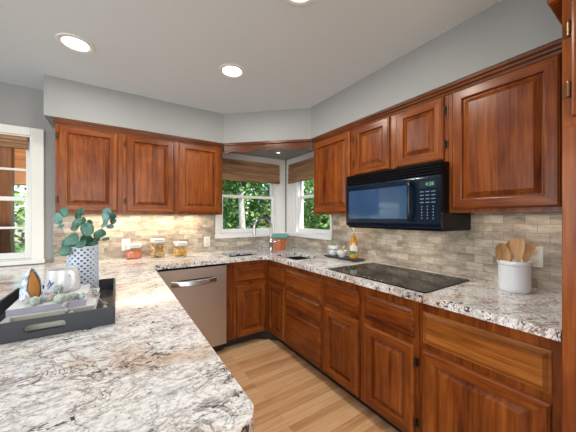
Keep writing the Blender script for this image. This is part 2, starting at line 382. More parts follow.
def window(name, loc, rotz, w, h, casl, casr, cast, muntins=(), sill=.045, depth=.12, casb=0):
    """local: x right, z up, y>0 into the wall; origin at the opening's lower left corner on the wall face"""
    t = empty(name, loc, rotz, kind='structure')
    bm = bmesh.new(); g = .0
    # casing on the wall face
    bx(bm, -casl, 0, -.018, -.001, -sill, h+cast, .003); bx(bm, w, w+casr, -.018, -.001, -sill, h+cast, .003); bx(bm, 0, w, -.018, -.001, h, h+cast, .003)
    # jamb lining
    bx(bm, 0, .012, 0, depth, 0, h); bx(bm, w-.012, w, 0, depth, 0, h); bx(bm, .012, w-.012, 0, depth, h-.012, h); bx(bm, .012, w-.012, 0, depth, 0, .012)
    finish('window_frame', bm, WHITE, t)
    box('window_sill', WHITE, (-casl-.012, w+casr+.012, -.035, -.0185, -sill, 0) if not casb else (-casl-.01, w+casr+.01, -.06, -.0185, -sill, .004), t, .004)
    if not casb: box('window_apron', WHITE, (0, w, -.018, -.001, -sill, 0), t)
    mid = h*.5 - .01 if not muntins else h*.475
    for nm, z0, z1, y0 in (('upper_sash', mid-.0, h-.013, .065), ('lower_sash', .013, mid+.035, .03)):
        bm = bmesh.new(); s = .036; tr = .05 if nm == 'lower_sash' else .035; y1 = y0+.03
        bx(bm, .013, .013+s, y0, y1, z0, z1, .003); bx(bm, w-.013-s, w-.013, y0, y1, z0, z1, .003)
        bx(bm, .013+s, w-.013-s, y0, y1, z0, z0+tr, .003); bx(bm, .013+s, w-.013-s, y0, y1, z1-.035, z1, .003)
        for f in muntins:
            zz = z0 + (z1-z0)*f; bx(bm, .013+s, w-.013-s, y0+.004, y1-.004, zz-.009, zz+.009)
        sh = finish(nm, bm, WHITE, t)
        bm = bmesh.new(); bx(bm, .013+s, w-.013-s, y0+.013, y0+.017, z0+tr, z1-.035); finish('pane', bm, PANE, sh)
    box('sash_lock', WHITE, (w/2-.03, w/2+.03, .02, .0295, .018, .030), t, .002)
    return t
window('window_1', (W1[0], YB, W1[2]), 0, W1[1]-W1[0], W1[3]-W1[2], .057, .14, .075)
window('window_2', (XR, W2[1], W2[2]), -PI/2, W2[1]-W2[0], W2[3]-W2[2], .20, .025, .075)
window('window_3', (W3[0], YB, W3[2]), 0, W3[1]-W3[0], W3[3]-W3[2], .08, .08, .068, muntins=(.5,), sill=.03, casb=1)
# windows added to the unseen walls to go with the fill lights
def added_window(name, loc, rotz, w, h):
    t = empty(name, loc, rotz, kind='structure'); bm = bmesh.new()
    for a, b, c, d in ((0, .05, 0, h), (w-.05, w, 0, h), (w/2-.03, w/2+.03, .05, h-.05), (.05, w-.05, 0, .05), (.05, w-.05, h-.05, h)): bx(bm, a, b, .03, .08, c, d)
    finish('window_frame', bm, WHITE, t); return t
added_window('added_window_4', (XL, -1.3, .65), PI/2, 3.0, 1.5)
added_window('added_window_5', (.9, YF, .6), PI, 3.0, 1.6)

# tiled backsplash
bm = bmesh.new(); zt = 1.335
slab(bm, [(-.47, CT+.001), (XR-.011, CT+.001), (XR-.011, 1.053), (.958, 1.053), (.958, zt), (-.47, zt)], [], YB-.011, YB-.001, MXZ)
o = finish('backsplash', bm, TILE_X); tag(o, 'travertine brick tile backsplash on the far wall below the left cabinets', 'backsplash')
bm = bmesh.new()
slab(bm, [(.25, CT+.001), (YB-.012, CT+.001), (YB-.012, 1.053), (2.12, 1.053), (2.12, zt), (1.54, zt), (1.54, 1.64), (.80, 1.64), (.80, zt), (.25, zt)], [], XR-.011, XR-.001, MYZ)
o = finish('backsplash', bm, TILE_Y); tag(o, 'travertine brick tile backsplash on the right wall behind the cooktop', 'backsplash')

# ---------------------------------------------------------------- cabinet fronts
def front_bm(w, h, raised=True, fr=.056):
    """door or drawer front: local x 0..w, z 0..h, back at y=0, face towards -y"""
    bm = bmesh.new(); T = .020
    if raised: rg = [(0, 0), (0, .012), (.002, .0155), (.007, .0175), (.010, T), (fr-.004, T), (fr, .0185), (fr+.002, .0125), (fr+.004, .004), (fr+.009, .004), (fr+.034, .0165), (fr+.0345, .0185)]
    else: rg = [(0, 0), (0, .006), (.003, .007), (.009, .008), (.022, .0160), (.0225, .0195), (.026, T)]
    prev = None
    for k, (i, y) in enumerate(rg):
        vs = [bm.verts.new(c) for c in ((i, -y, i), (w-i, -y, i), (w-i, -y, h-i), (i, -y, h-i))]
        if prev:
            for s in range(4):
                f = bm.faces.new([prev[s], prev[(s+1) % 4], vs[(s+1) % 4], vs[s]])
                if raised: f.material_index = 1 if (s % 2 == 0 and k <= 7) else 0
        else: bm.faces.new(vs)
        prev = vs
    bm.faces.new(prev)
    return bm
def hinge_at(parent, x, z, L=.045, mat=None, side=1):
    bm = bmesh.new(); tube(bm, [(x, -.014, z-L/2), (x, -.014, z+L/2)], .0045, 8)
    lathe(bm, [(0, z+L/2), (.006, z+L/2), (.005, z+L/2+.006), (0, z+L/2+.008)], 8, x, -.014)
    bx(bm, min(x, x+side*.016), max(x, x+side*.016), -.002, 0.0005, z-L/2, z+L/2)
    return finish('hinge', bm, mat or BRONZE, parent)
def door(parent, x, y, z, w, h, hinge=None, mat=None, hmat=None):
    o = finish('door', front_bm(w, h), [CH_Z, CH_X], parent, loc=(x, y, z))
    if hinge:
        hx = -.006 if hinge == 'l' else w+.006
        for zz in (.09, h-.09) if h > .35 else (.06, h-.06): hinge_at(o, hx, zz, mat=hmat, side=-1 if hinge == 'l' else 1)
    return o
def drawer(parent, x, y, z, w, h, mat=None):
    return finish('drawer', front_bm(w, h, False), mat or CH_X, parent, loc=(x, y, z))
def upper(label, loc, rotz, w, z0, z1, depth, doors, group=None, dz=.022):
    t = empty('wall_cabinet', loc, rotz, label, 'cabinet', group)
    bm = bmesh.new(); bx(bm, 0, w, -depth, -.012, z0+.012, z1); bx(bm, .0, .02, -depth, -.012, z0, z0+.012); bx(bm, w-.02, w, -depth, -.012, z0, z0+.012)
    bx(bm, .02, w-.02, -depth, -depth+.02, z0, z0+.012)
    finish('body', bm, CH_Z, t)
    for (a, b, c, d, hg) in doors: door(t, a, -depth-.0005, c, b-a, d-c, hg)
    return t
UD = .30                                    # upper depth from wall; door faces at 1.655 / 2.75
UB, UT = 1.335, 2.098
# back wall uppers (front frame at y = YB-UD = 2.75 -> use depth .325)
D2 = .322
upper('single-door cherry wall cabinet next to the left window', (-.410, YB, 0), 0, .447, UB, UT, D2, [(.022, .415, 1.357, 2.045, 'l')])
upper('double-door cherry wall cabinet hung on the far wall left of the sink valance', (.039, YB, 0), 0, .909, UB, UT, D2, [(.031, .427, 1.357, 2.045, 'l'), (.470, .884, 1.357, 2.045, 'r')])
# right wall uppers: local x runs towards the viewer
upper('narrow single-door cherry wall cabinet beside the right sink window, left of the microwave', (XR, 2.085, 0), -PI/2, .537, UB, UT, UD, [(.018, .505, 1.357, 2.045, None)])
upper('short double-door cherry wall cabinet directly above the black microwave', (XR, 1.546, 0), -PI/2, .752, 1.645, UT, UD, [(.012, .349, 1.66, 2.045, 'l'), (.405, .730, 1.66, 2.045, 'r')])
upper('wide single-door cherry wall cabinet right of the microwave, over the white crock', (XR, .792, 0), -PI/2, .537, UB, UT, UD, [(.022, .478, 1.357, 2.045, None)])
def crown(loc, rotz, L, label, k=1.0):
    t = empty('crown_moulding', loc, rotz, label, 'moulding'); bm = bmesh.new()
    prof = [(0, 2.048), (-.006, 2.048), (-.008, 2.060), (-.018, 2.066), (-.020, 2.076), (-.030, 2.084), (-.032, 2.097), (0, 2.097)]
    prof = [(y*k, z) for y, z in prof]
    A = [bm.verts.new((0, y, z)) for y, z in prof]; B = [bm.verts.new((L, y, z)) for y, z in prof]
    n = len(prof)
    for i in range(n): bm.faces.new([A[i], A[(i+1) % n], B[(i+1) % n], B[i]])
    bm.faces.new(A); bm.faces.new(B[::-1]); finish('strip', bm, CROWN, t); return t
crown((-.42, YB-D2-.001, 0), 0, 1.37, 'shade-darkened cherry crown moulding along the top of the far wall cabinets', .5)
crown((XR-UD-.001, 2.078, 0), -PI/2, 1.80, 'shade-darkened cherry crown moulding along the top of the right wall cabinets')

# scalloped valance
vL = math.hypot(1.648-.962, 2.722-2.086); va = math.atan2(2.086-2.722, 1.648-.962)
half = [(0, .118), (.035, .118), (.06, .102), (.09, .093), (.13, .092), (.20, .103), (.27, .108), (.30, .102), (.34, .088), (.40, .080), (.45, .086), (.5, .104)]
bot = half + [(1-a, b) for a, b in half[-2::-1]]
bm = bmesh.new(); slab(bm, [(0, 2.097), (vL, 2.097)] + [(a*vL, 2.097-b) for a, b in bot[::-1]], [], 0, .019, MXZ)
t = empty('sink_valance', (.958, 2.716, 0), va, 'scalloped cherry valance running diagonally above the corner sink', 'valance')
finish('board', bm, CROWN, t)
bm = bmesh.new(); bx(bm, .004, vL-.004, -.012, -.0005, 2.068, 2.096, .004); finish('cap_moulding', bm, CROWN, t)

# ---------------------------------------------------------------- base cabinets
BT = .872     # underside of worktop
def base(label, loc, rotz, w, depth, fronts, name='base_cabinet', hollow=False, ends=(0, 0)):
    t = empty(name, loc, rotz, label, 'cabinet'); bm = bmesh.new()
    if not hollow:
        bx(bm, 0, w, -depth, -.004, .10, BT-.001)
    else:
        bx(bm, 0, w, -depth, -depth+.02, .10, BT-.001); bx(bm, 0, w, -depth+.02, -.004, .10, .12)
    finish('body', bm, CH_Z, t)
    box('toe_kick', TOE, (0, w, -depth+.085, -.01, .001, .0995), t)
    for f in fronts:
        k, a, b, c, d = f[:5]
        if k == 'door': door(t, a, -depth-.0005, c, b-a, d-c, f[5])
        else: drawer(t, a, -depth-.0005, c, b-a, d-c, f[5] if len(f) > 5 else None)
    return t
FX = 1.352; BD = XR-FX                    # right run frame front plane
DT, DB, OT, OB = .815, .652, .618, .115
base('wide cherry base cabinet with one long golden drawer, under the white crock', (XR, .786, 0), -PI/2, .540, BD,
     [('drawer', .022, .508, DB, DT, CH_GOLD), ('door', .022, .508, OB, OT, None)])
base('cherry base cabinet with two drawers over two doors, below the cooktop', (XR, 1.566, 0), -PI/2, .778, BD,
     [('drawer', .026, .366, DB, DT), ('door', .026, .366, OB, OT, None), ('drawer', .414, .754, DB, DT), ('door', .414, .754, OB, OT, 'r')])
base('cherry base cabinet with a stack of three drawers, between the sink and cooktop', (XR, 2.104, 0), -PI/2, .536, BD,
     [('drawer', .012, .514, .648, .818), ('drawer', .012, .514, .462, .622), ('drawer', .012, .514, .112, .436)], hollow=True)
# corner sink base: L-shaped, hollow
t = empty('base_cabinet', (XR, YB, 0), 0, 'corner cherry sink base cabinet with a narrow door on each side of the inside corner', 'cabinet')
FYB = 2.468
bm = bmesh.new()
bx(bm, -(XR-.884), -(XR-FX-.02), FYB-YB, FYB-YB+.02, .10, BT-.001)          # front facing viewer
bx(bm, FX-XR, FX-XR+.02, 2.106-YB, FYB-YB+.02, .10, BT-.001)               # front facing left
bx(bm, -(XR-.884), -(XR-.904), FYB-YB+.02, -.004, .10, BT-.001)             # side at dishwasher
bx(bm, -(XR-.904), -.004, FYB-YB+.02, -.004, .10, .12)                       # bottom
bx(bm, FX-XR+.02, -.004, 2.106-YB, FYB-YB+.02, .10, .12)
finish('body', bm, CH_Z, t)
dx = .992-XR; dw = 1.322-.992
drawer(t, dx, FYB-YB-.0005, DB, dw, DT-DB); door(t, dx, FYB-YB-.0005, OB, dw, OT-OB)
o = drawer(t, FX-XR-.0005, 2.438-YB, DB, .315, DT-DB); o.rotation_euler = (0, 0, -PI/2)
o = door(t, FX-XR-.0005, 2.438-YB, OB, .315, OT-OB); o.rotation_euler = (0, 0, -PI/2)
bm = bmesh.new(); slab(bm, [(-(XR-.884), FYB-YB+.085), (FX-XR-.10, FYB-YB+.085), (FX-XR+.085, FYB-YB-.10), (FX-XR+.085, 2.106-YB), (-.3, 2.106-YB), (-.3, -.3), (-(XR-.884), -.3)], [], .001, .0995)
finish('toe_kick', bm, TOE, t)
# peninsula base (mostly below the slab)
t = empty('base_cabinet', (.205, 2.38, 0), PI/2, 'cherry peninsula cabinet beneath the granite overhang', 'cabinet')
bm = bmesh.new(); bx(bm, -1.78, 0, .0, .62, .10, BT-.001); finish('body', bm, CH_Z, t)
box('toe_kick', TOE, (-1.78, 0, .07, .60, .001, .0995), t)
for i in range(4): door(t, -1.76+i*.44, -.0005, OB, .41, DT-OB)
# blind corner under the far end of the peninsula
t = empty('base_cabinet', (-1.15, YB, 0), 0, 'cherry blind corner base cabinet under the left window', 'cabinet')
bm = bmesh.new(); bx(bm, 0, 1.425, -.60, -.004, .10, BT-.001); finish('body', bm, CH_Z, t)
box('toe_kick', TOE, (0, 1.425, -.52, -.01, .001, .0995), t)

# ---------------------------------------------------------------- dishwasher
t = empty('dishwasher', (.283, YB, 0), 0, 'stainless steel dishwasher with a curved pocket handle beside the sink cabinet', 'dishwasher')
wD = .596
box('tub', BLACKM, (.005, wD-.005, -.60, -.02, .10, .865), t)
bm = bmesh.new(); z0, z1 = .098, .848
slab(bm, rect(0, wD, z0, z1), [rect(.105, .500, .700, .754)], -.640, -.6005, MXZ); finish('door', bm, STAIN, t)
bevel_mod(t.children[-1], .003, 2)
box('control_strip', BLACK, (0.002, wD-.002, -.632, -.6005, .8485, .866), t)
bm = bmesh.new(); K = 16
prev = None
for i in range(K+1):
    u = i/K; x = .107 + .391*u; bow = math.sin(PI*u)
    ys = [(-.640-.004*bow, .7515-.004*bow), (-.650-.018*bow, .746-.010*bow), (-.652-.024*bow, .720-.016*bow), (-.646-.012*bow, .703-.010*bow), (-.630, .7005), (-.626, .748-.004*bow)]
    vs = [bm.verts.new((x, y, z)) for y, z in ys]
    if prev:
        for k in range(6): bm.faces.new([prev[k], prev[(k+1) % 6], vs[(k+1) % 6], vs[k]])
    else: bm.faces.new(vs)
    prev = vs
bm.faces.new(prev[::-1]); finish('handle', bm, CHROME, t, smooth=40)
box('kick_plate', TOE, (.005, wD-.005, -.55, -.53, .002, .095), t)

# ---------------------------------------------------------------- worktop
def corner_arc(cx, cy, r, a0, a1, n=8): return [(cx+r*math.cos(a0+(a1-a0)*i/n), cy+r*math.sin(a0+(a1-a0)*i/n)) for i in range(n+1)]
def rrect(x0, x1, y0, y1, r, n=5):
    return corner_arc(x1-r, y1-r, r, 0, PI/2, n) + corner_arc(x0+r, y1-r, r, PI/2, PI, n) + corner_arc(x0+r, y0+r, r, PI, 1.5*PI, n) + corner_arc(x1-r, y0+r, r, 1.5*PI, 2*PI, n)
SK1 = (.950, 1.335, 2.502, 2.835); SK2 = (1.388, 1.715, 1.995, 2.385)
PY0 = .462; PX1 = .2445; CX = 1.302; CY = 2.402
out = [(XR-.004, .246), (XR-.004, YB-.004), (-1.25, YB-.004), (-1.25, PY0)] + corner_arc(PX1-.058, PY0+.058, .058, -PI/2, 0, 10) + [(PX1, CY), (CX-.05, CY), (CX, CY-.05), (CX, .246)]
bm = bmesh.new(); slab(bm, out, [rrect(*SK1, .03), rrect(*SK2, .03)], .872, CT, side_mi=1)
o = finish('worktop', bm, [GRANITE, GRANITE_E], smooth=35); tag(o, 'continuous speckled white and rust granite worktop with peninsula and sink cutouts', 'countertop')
bevel_mod(o, .008, 3, 40)

# sinks
def sink(x0, x1, y0, y1, label):
    t = empty('sink_basin', ((x0+x1)/2, (y0+y1)/2, .70), 0, label, 'sink'); bm = bmesh.new(); cx, cy = (x0+x1)/2, (y0+y1)/2; hx, hy = (x1-x0)/2, (y1-y0)/2
    lv = [(.012, .1705, .04), (-.002, .1705, .03), (-.002, .168, .03), (-.004, .03, .03), (-.03, .006, .03), (-.15, .0, .005)]
    prev = None
    for off, z, r in [(.012, .1675, .04)] + lv:
        vs = [bm.verts.new((x-cx, y-cy, z)) for x, y in rrect(x0-off, x1+off, y0-off, y1+off, max(r, .004))]
        if prev:
            for i in range(len(vs)): bm.faces.new([prev[i], prev[(i+1) % len(vs)], vs[(i+1) % len(vs)], vs[i]])
        prev = vs
    bm.faces.new(prev); finish('bowl', bm, STEEL, t, smooth=40)
    bm = bmesh.new(); lathe(bm, [(0, .002), (.035, .002), (.042, .006), (.044, .001)], 20); finish('drain', bm, CHROME, t, smooth=40)
    bm = bmesh.new()      # wire rack in the bowl
    for i in range(9):
        x = -hx+.03 + i*(2*hx-.06)/8; tube(bm, [(x, -hy+.02, .12), (x, hy-.02, .12)], .003, 6)
    for i in range(3):
        y = -hy+.04 + i*(2*hy-.08)/2; tube(bm, [(-hx+.02, y, .115), (hx-.02, y, .115)], .003, 6)
    for sx in (-1, 1):
        for sy in (-1, 1): tube(bm, [(sx*(hx-.045), sy*(hy-.045), .012), (sx*(hx-.045), sy*(hy-.045), .118)], .003, 6)
    finish('basin_rack', bm, CHROME, t)
    return t
sink(*SK1, 'left stainless corner sink bowl, in front of the far window'); sink(*SK2, 'right stainless corner sink bowl, nearer the cooktop')

# faucet
t = empty('faucet', (1.425, 2.525, CT), 0, 'brushed nickel gooseneck faucet between the two sink bowls', 'faucet')
bm = bmesh.new(); lathe(bm, [(0, .0005), (.027, .0005), (.027, .006), (.021, .014), (.019, .10), (.021, .105), (.021, .15), (.015, .16), (0, .16)], 24); finish('base', bm, CHROME, t, smooth=40)
ddir = Vector((-.97, -.02, 0)).normalized()
pts = [Vector((0, 0, .15)), Vector((0, 0, .20)), Vector((0, 0, .25)), Vector((0, 0, .285))]; R_ = .104
for i in range(1, 15):
    a = PI*i/14*1.04; pts.append(Vector((0, 0, .285)) + ddir*R_*(1-math.cos(a)) + Vector((0, 0, 1))*R_*math.sin(a))
bm = bmesh.new(); tube(bm, pts, .0145, 14); finish('spout', bm, CHROME, t, smooth=40)
e = pts[-1]; d = (pts[-1]-pts[-2]).normalized()
bm = bmesh.new(); tube(bm, [e-d*.002, e+d*.012, e+d*.015, e+d*.06, e+d*.065], [.0128, .0135, .0165, .0185, .014], 14); finish('spray_head', bm, CHROME, t, smooth=40)
side = Vector((.80, -.55, 0)).normalized()
bm = bmesh.new(); p = Vector((0, 0, .125)); tube(bm, [p+side*.015, p+side*.045], .013, 12); tube(bm, [p+side*.04, p+side*.055+Vector((0, 0, .004)), p+side*.10+Vector((0, 0, .010))], [.008, .006, .005], 8)
finish('handle', bm, CHROME, t, smooth=40)
t = empty('soap_dispenser', (1.378, 2.70, CT), 0, 'small brushed nickel soap dispenser left of the gooseneck faucet', 'soap dispenser')
bm = bmesh.new(); lathe(bm, [(0, .0005), (.019, .0005), (.019, .006), (.012, .012), (.010, .045), (0, .045)], 18); finish('base', bm, CHROME, t, smooth=40)
bm = bmesh.new(); lathe(bm, [(0, .045), (.015, .046), (.016, .062), (.010, .072), (0, .073)], 18); tube(bm, [(0, 0, .060), (-.02, -.02, .062), (-.035, -.035, .054)], .005, 8); finish('pump_head', bm, CHROME, t, smooth=40)

# ---------------------------------------------------------------- cooktop
t = empty('cooktop', (1.60, 1.13, CT), -PI/2, 'black glass electric cooktop set into the right worktop', 'cooktop')
bm = bmesh.new(); slab(bm, rrect(-.378, .378, -.255, .262, .012), [], .0005, .006); o = finish('glass_panel', bm, GLASSB, t, smooth=40); bevel_mod(o, .002, 2)
GREYR = plain('burner_marking', (.03, .03, .035), .3)
for cx, cy, r in ((-.20, .11, .085), (.20, .12, .105), (-.20, -.12, .105), (.19, -.12, .08)):
    bm = bmesh.new(); lathe(bm, [(r-.002, .0062), (r, .0064), (r+.002, .0062)], 48, cx, cy); finish('burner_ring', bm, GREYR, t)
MARK = plain('marking_white', (.35, .35, .35), .4)
for i in range(5): box('touch_control', MARK, (-.10+i*.045, -.085+i*.045, -.235, -.228, .0061, .0064), t)

# ---------------------------------------------------------------- microwave
t = empty('microwave', (XR, 1.544, 0), -PI/2, 'black over-the-range microwave with glossy window and keypad above the cooktop', 'microwave')
mw = .754; F = XR-1.577           # local: face at y=-F
bm = bmesh.new(); vs = [(-F+.03, 1.226), (-.02, 1.222), (-.02, 1.641), (-F+.03, 1.641)]
bx(bm, 0, mw, -F+.03, -.014, 1.224, 1.642, .003); finish('housing', bm, BLACKM, t)
bm = bmesh.new()
bx(bm, .0, mw, -F+.012, -F+.0295, 1.566, 1.642)
for i in range(4): bx(bm, .0, mw, -F+.001, -F+.0115, 1.568+i*.0185, 1.568+i*.0185+.011, .002)
finish('vent_grille', bm, BLACKM, t)
pd = .603                          # door width
def mw_front(bm, x0, x1):
    prof = [(-F+.029, 1.238), (-F+.010, 1.240), (-F+.002, 1.256), (-F, 1.275), (-F, 1.545), (-F+.003, 1.560), (-F+.010, 1.564), (-F+.029, 1.564)]
    A = [bm.verts.new((x0, y, z)) for y, z in prof]; B = [bm.verts.new((x1, y, z)) for y, z in prof]; n = len(prof)
    for i in range(n): bm.faces.new([A[i], A[(i+1) % n], B[(i+1) % n], B[i]])
    bm.faces.new(A); bm.faces.new(B[::-1])
bm = bmesh.new(); mw_front(bm, .001, pd-.001); dr = finish('door', bm, BLACK, t, smooth=30)
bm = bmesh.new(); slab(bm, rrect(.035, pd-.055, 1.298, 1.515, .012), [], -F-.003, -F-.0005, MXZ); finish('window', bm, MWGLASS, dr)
bm = bmesh.new(); tube(bm, [(pd-.028, -F-.0005, 1.292), (pd-.030, -F-.026, 1.303), (pd-.031, -F-.032, 1.33), (pd-.031, -F-.034, 1.41), (pd-.031, -F-.032, 1.49), (pd-.030, -F-.026, 1.517), (pd-.028, -F-.0005, 1.528)], [.013, .013, .011, .010, .011, .013, .013], 12)
finish('handle', bm, BLACK, dr, smooth=50)
bm = bmesh.new(); mw_front(bm, pd+.001, mw-.001); cp = finish('control_panel', bm, BLACK, t, smooth=30)
DGREY = plain('display_glass', (.012, .03, .035), .15)
x0 = pd+.022; box('display', DGREY, (x0, x0+.105, -F-.002, -F-.0005, 1.488, 1.530), cp)
bm = text_bm('4:28', .030, bold=.0004); thicken(bm, .0006); bmesh.ops.transform(bm, matrix=Matrix.Translation((x0+.065, -F-.003, 1.509)) @ Matrix.Rotation(PI/2, 4, 'X'), verts=bm.verts); finish('display_digits', bm, DISP, cp)
KEY = plain('keypad_print', (.12, .19, .27), .5)
def key(x, z, w_, h_): return box('button', KEY, (x, x+w_, -F-.0015, -F-.0005, z, z+h_), cp)
for r in range(4):
    for c in range(3): key(x0+.004+c*.035, 1.462-r*.022, .024, .006)
for r in range(5):
    for c in range(3): key(x0+.012+c*.035, 1.370-r*.018, .007, .008)
bm = bmesh.new(); bx(bm, .10, mw-.10, -.22, -.16, 1.219, 1.2235); finish('task_light', bm, plain('task_lens', (.8, .8, .75), .4), t)
l = add_light('microwave_task_light', 'AREA', (mw/2, -.19, 1.215), (0, 0, 0), .8, (1, .88, .72), shape='RECTANGLE', size=.45, size_y=.05); l.parent = t

# ---------------------------------------------------------------- tall cabinet at the right edge
t = empty('tall_cabinet', (XR, .240, 0), -PI/2, 'tall cherry cabinet end at the right edge, reaching up to the soffit', 'cabinet')
TD = XR-1.285; TW = .9
bm = bmesh.new(); bx(bm, 0, TW, -TD, -.004, .10, UT); finish('body', bm, CH_Z, t)
box('lower_panel', CH_Z, (0.0005, TW, -TD-.006, -TD-.0005, .10, 1.615), t, .002)
box('toe_kick', TOE, (0, TW, -TD+.08, -.01, .001, .0995), t)
door(t, .024, -TD-.0005, 1.648, .42, .385, 'l', hmat=BRASS); door(t, .452, -TD-.0005, 1.648, .42, .385, 'r', hmat=BRASS)
bm = bmesh.new(); prof = [(0, 2.045), (-.006, 2.045), (-.012, 2.06), (-.012, 2.099), (0, 2.099)]
bx(bm, -.035, TW, -TD-.012, -TD-.0005, 2.06, 2.098, .004); bx(bm, -.035, -.0005, -TD, -.004 - .33, 2.06, 2.098, .004); finish('crown_strip', bm, CH_X, t)

# ---------------------------------------------------------------- recessed lights and under-cabinet light
def downlight(x, y, label, e=9):
    t = empty('ceiling_light', (x, y, CZ), 0, label, 'light', None); bm = bmesh.new()
    lathe(bm, [(.070, -.0005), (.098, -.0005), (.096, -.005), (.076, -.008), (.070, -.004)], 40); finish('trim_ring', bm, WHITE, t, smooth=50)
    bm = bmesh.new(); lathe(bm, [(0, -.003), (.0695, -.003), (.0695, -.0005), (0, -.0005)], 40); finish('lens', bm, LAMP, t)
    l = add_light('downlight_lamp', 'AREA', (0, 0, -.012), (0, 0, 0), e, (1, .95, .87), shape='DISK', size=.13); l.parent = t; return t
downlight(-.22, 2.133, 'recessed ceiling light nearest the left window', 6)
downlight(.728, 1.888, 'recessed ceiling light in the middle, toward the sink')
downlight(.742, 1.030, 'recessed ceiling light cut by the top edge of the photo')
t = empty('puck_light', (1.66, 2.76, SZ), 0, 'tiny recessed light in the lowered ceiling behind the valance', 'light')
bm = bmesh.new(); lathe(bm, [(0, -.0005), (.022, -.0005), (.020, -.004), (.0, -.004)], 20); finish('lens', bm, plain('puck_lens', (1, 1, 1), .4, emit=(1, .95, .85), estr=1.5), t)
def ucl(name, loc, rotz, L, e, label):
    t = empty(name, loc, rotz, label, 'light'); box('housing', WHITE, (-L/2, L/2, -.02, .02, -.010, -.0005), t, .002)
    l = add_light('under_cabinet_lamp', 'AREA', (0, 0, -.012), (0, 0, 0), e, (1, .80, .56), shape='RECTANGLE', size=L*.95, size_y=.02); l.parent = t
ucl('under_cabinet_light', (.27, 2.95, UB+.0115), 0, 1.1, 4.6, 'slim light bar under the far wall cabinets')
ucl('under_cabinet_light', (1.86, 1.80, UB+.0115), PI/2, .42, .55, 'slim light bar under the narrow cabinet left of the microwave')
ucl('under_cabinet_light', (1.86, .52, UB+.0115), PI/2, .42, .30, 'slim light bar under the wide cabinet right of the microwave')

# ---------------------------------------------------------------- woven shades
def blind(loc, rotz, w, z1, z0, label, folds=3):
    t = empty('window_shade', loc, rotz, label, 'window shade')
    box('headrail', SHADE, (0, w, -.028, -.0005, z1-.03, z1), t, .003)
    bm = bmesh.new(); n = 14; prev = None
    for k in range(n+1):
        u = k/n; z = z1-.031 - (z1-.031-z0)*u; y = -.018 - .012*abs(math.sin(u*PI*folds)) - .006*u
        vs = [bm.verts.new((x, y+dy, z)) for dy in (0, .004) for x in (.002, w-.002)]
        if prev:
            for a, b in ((0, 1), (1, 3), (3, 2), (2, 0)): bm.faces.new([prev[a], prev[b], vs[b], vs[a]])
        else: bm.faces.new([vs[0], vs[1], vs[3], vs[2]])
        prev = vs
    bm.faces.new([prev[0], prev[2], prev[3], prev[1]])
    bx(bm, .002, w-.002, -.036, -.012, z0-.012, z0-.0002, .003)
    finish('woven_fabric', bm, SHADE, t, smooth=40)
blind((.985, YB-.0365, 0), 0, .845, 2.005, 1.765, 'woven brown shade on the far sink window')
blind((XR-.0365, 2.925, 0), -PI/2, .79, 2.005, 1.765, 'woven brown shade on the right sink window, beside the narrow cabinet')
blind((W3[0]+.015, YB+.028, 0), 0, W3[1]-W3[0]-.04, 1.985, 1.895, 'woven brown shade rolled up in the left window', 2)

# ---------------------------------------------------------------- outlets
def outlet(loc, rotz, label):
    t = empty('wall_outlet', loc, rotz, label, 'outlet'); bm = bmesh.new(); bx(bm, -.036, .036, -.006, -.0005, -.058, .058, .003); finish('cover_plate', bm, PLATE, t)
    for s in (-1, 1):
        bm = bmesh.new(); bx(bm, -.017, .017, -.008, -.0062, s*.024-.015, s*.024+.015, .002); r = finish('receptacle', bm, PLATE, t)
        bm = bmesh.new(); bx(bm, -.008, -.006, -.0086, -.0081, s*.024-.003, s*.024+.007); bx(bm, .006, .008, -.0086, -.0081, s*.024-.003, s*.024+.007); bx(bm, -.002, .002, -.0086, -.0081, s*.024-.011, s*.024-.007); finish('slots', bm, SLOT, r)
outlet((.075, YB-.011, 1.035), 0, 'white wall outlet behind the jar of red lentils')
outlet((.873, YB-.011, 1.025), 0, 'white wall outlet on the far backsplash right of the jars')
outlet((XR-.011, .474, 1.088), -PI/2, 'white wall outlet partly hidden behind the utensil crock')

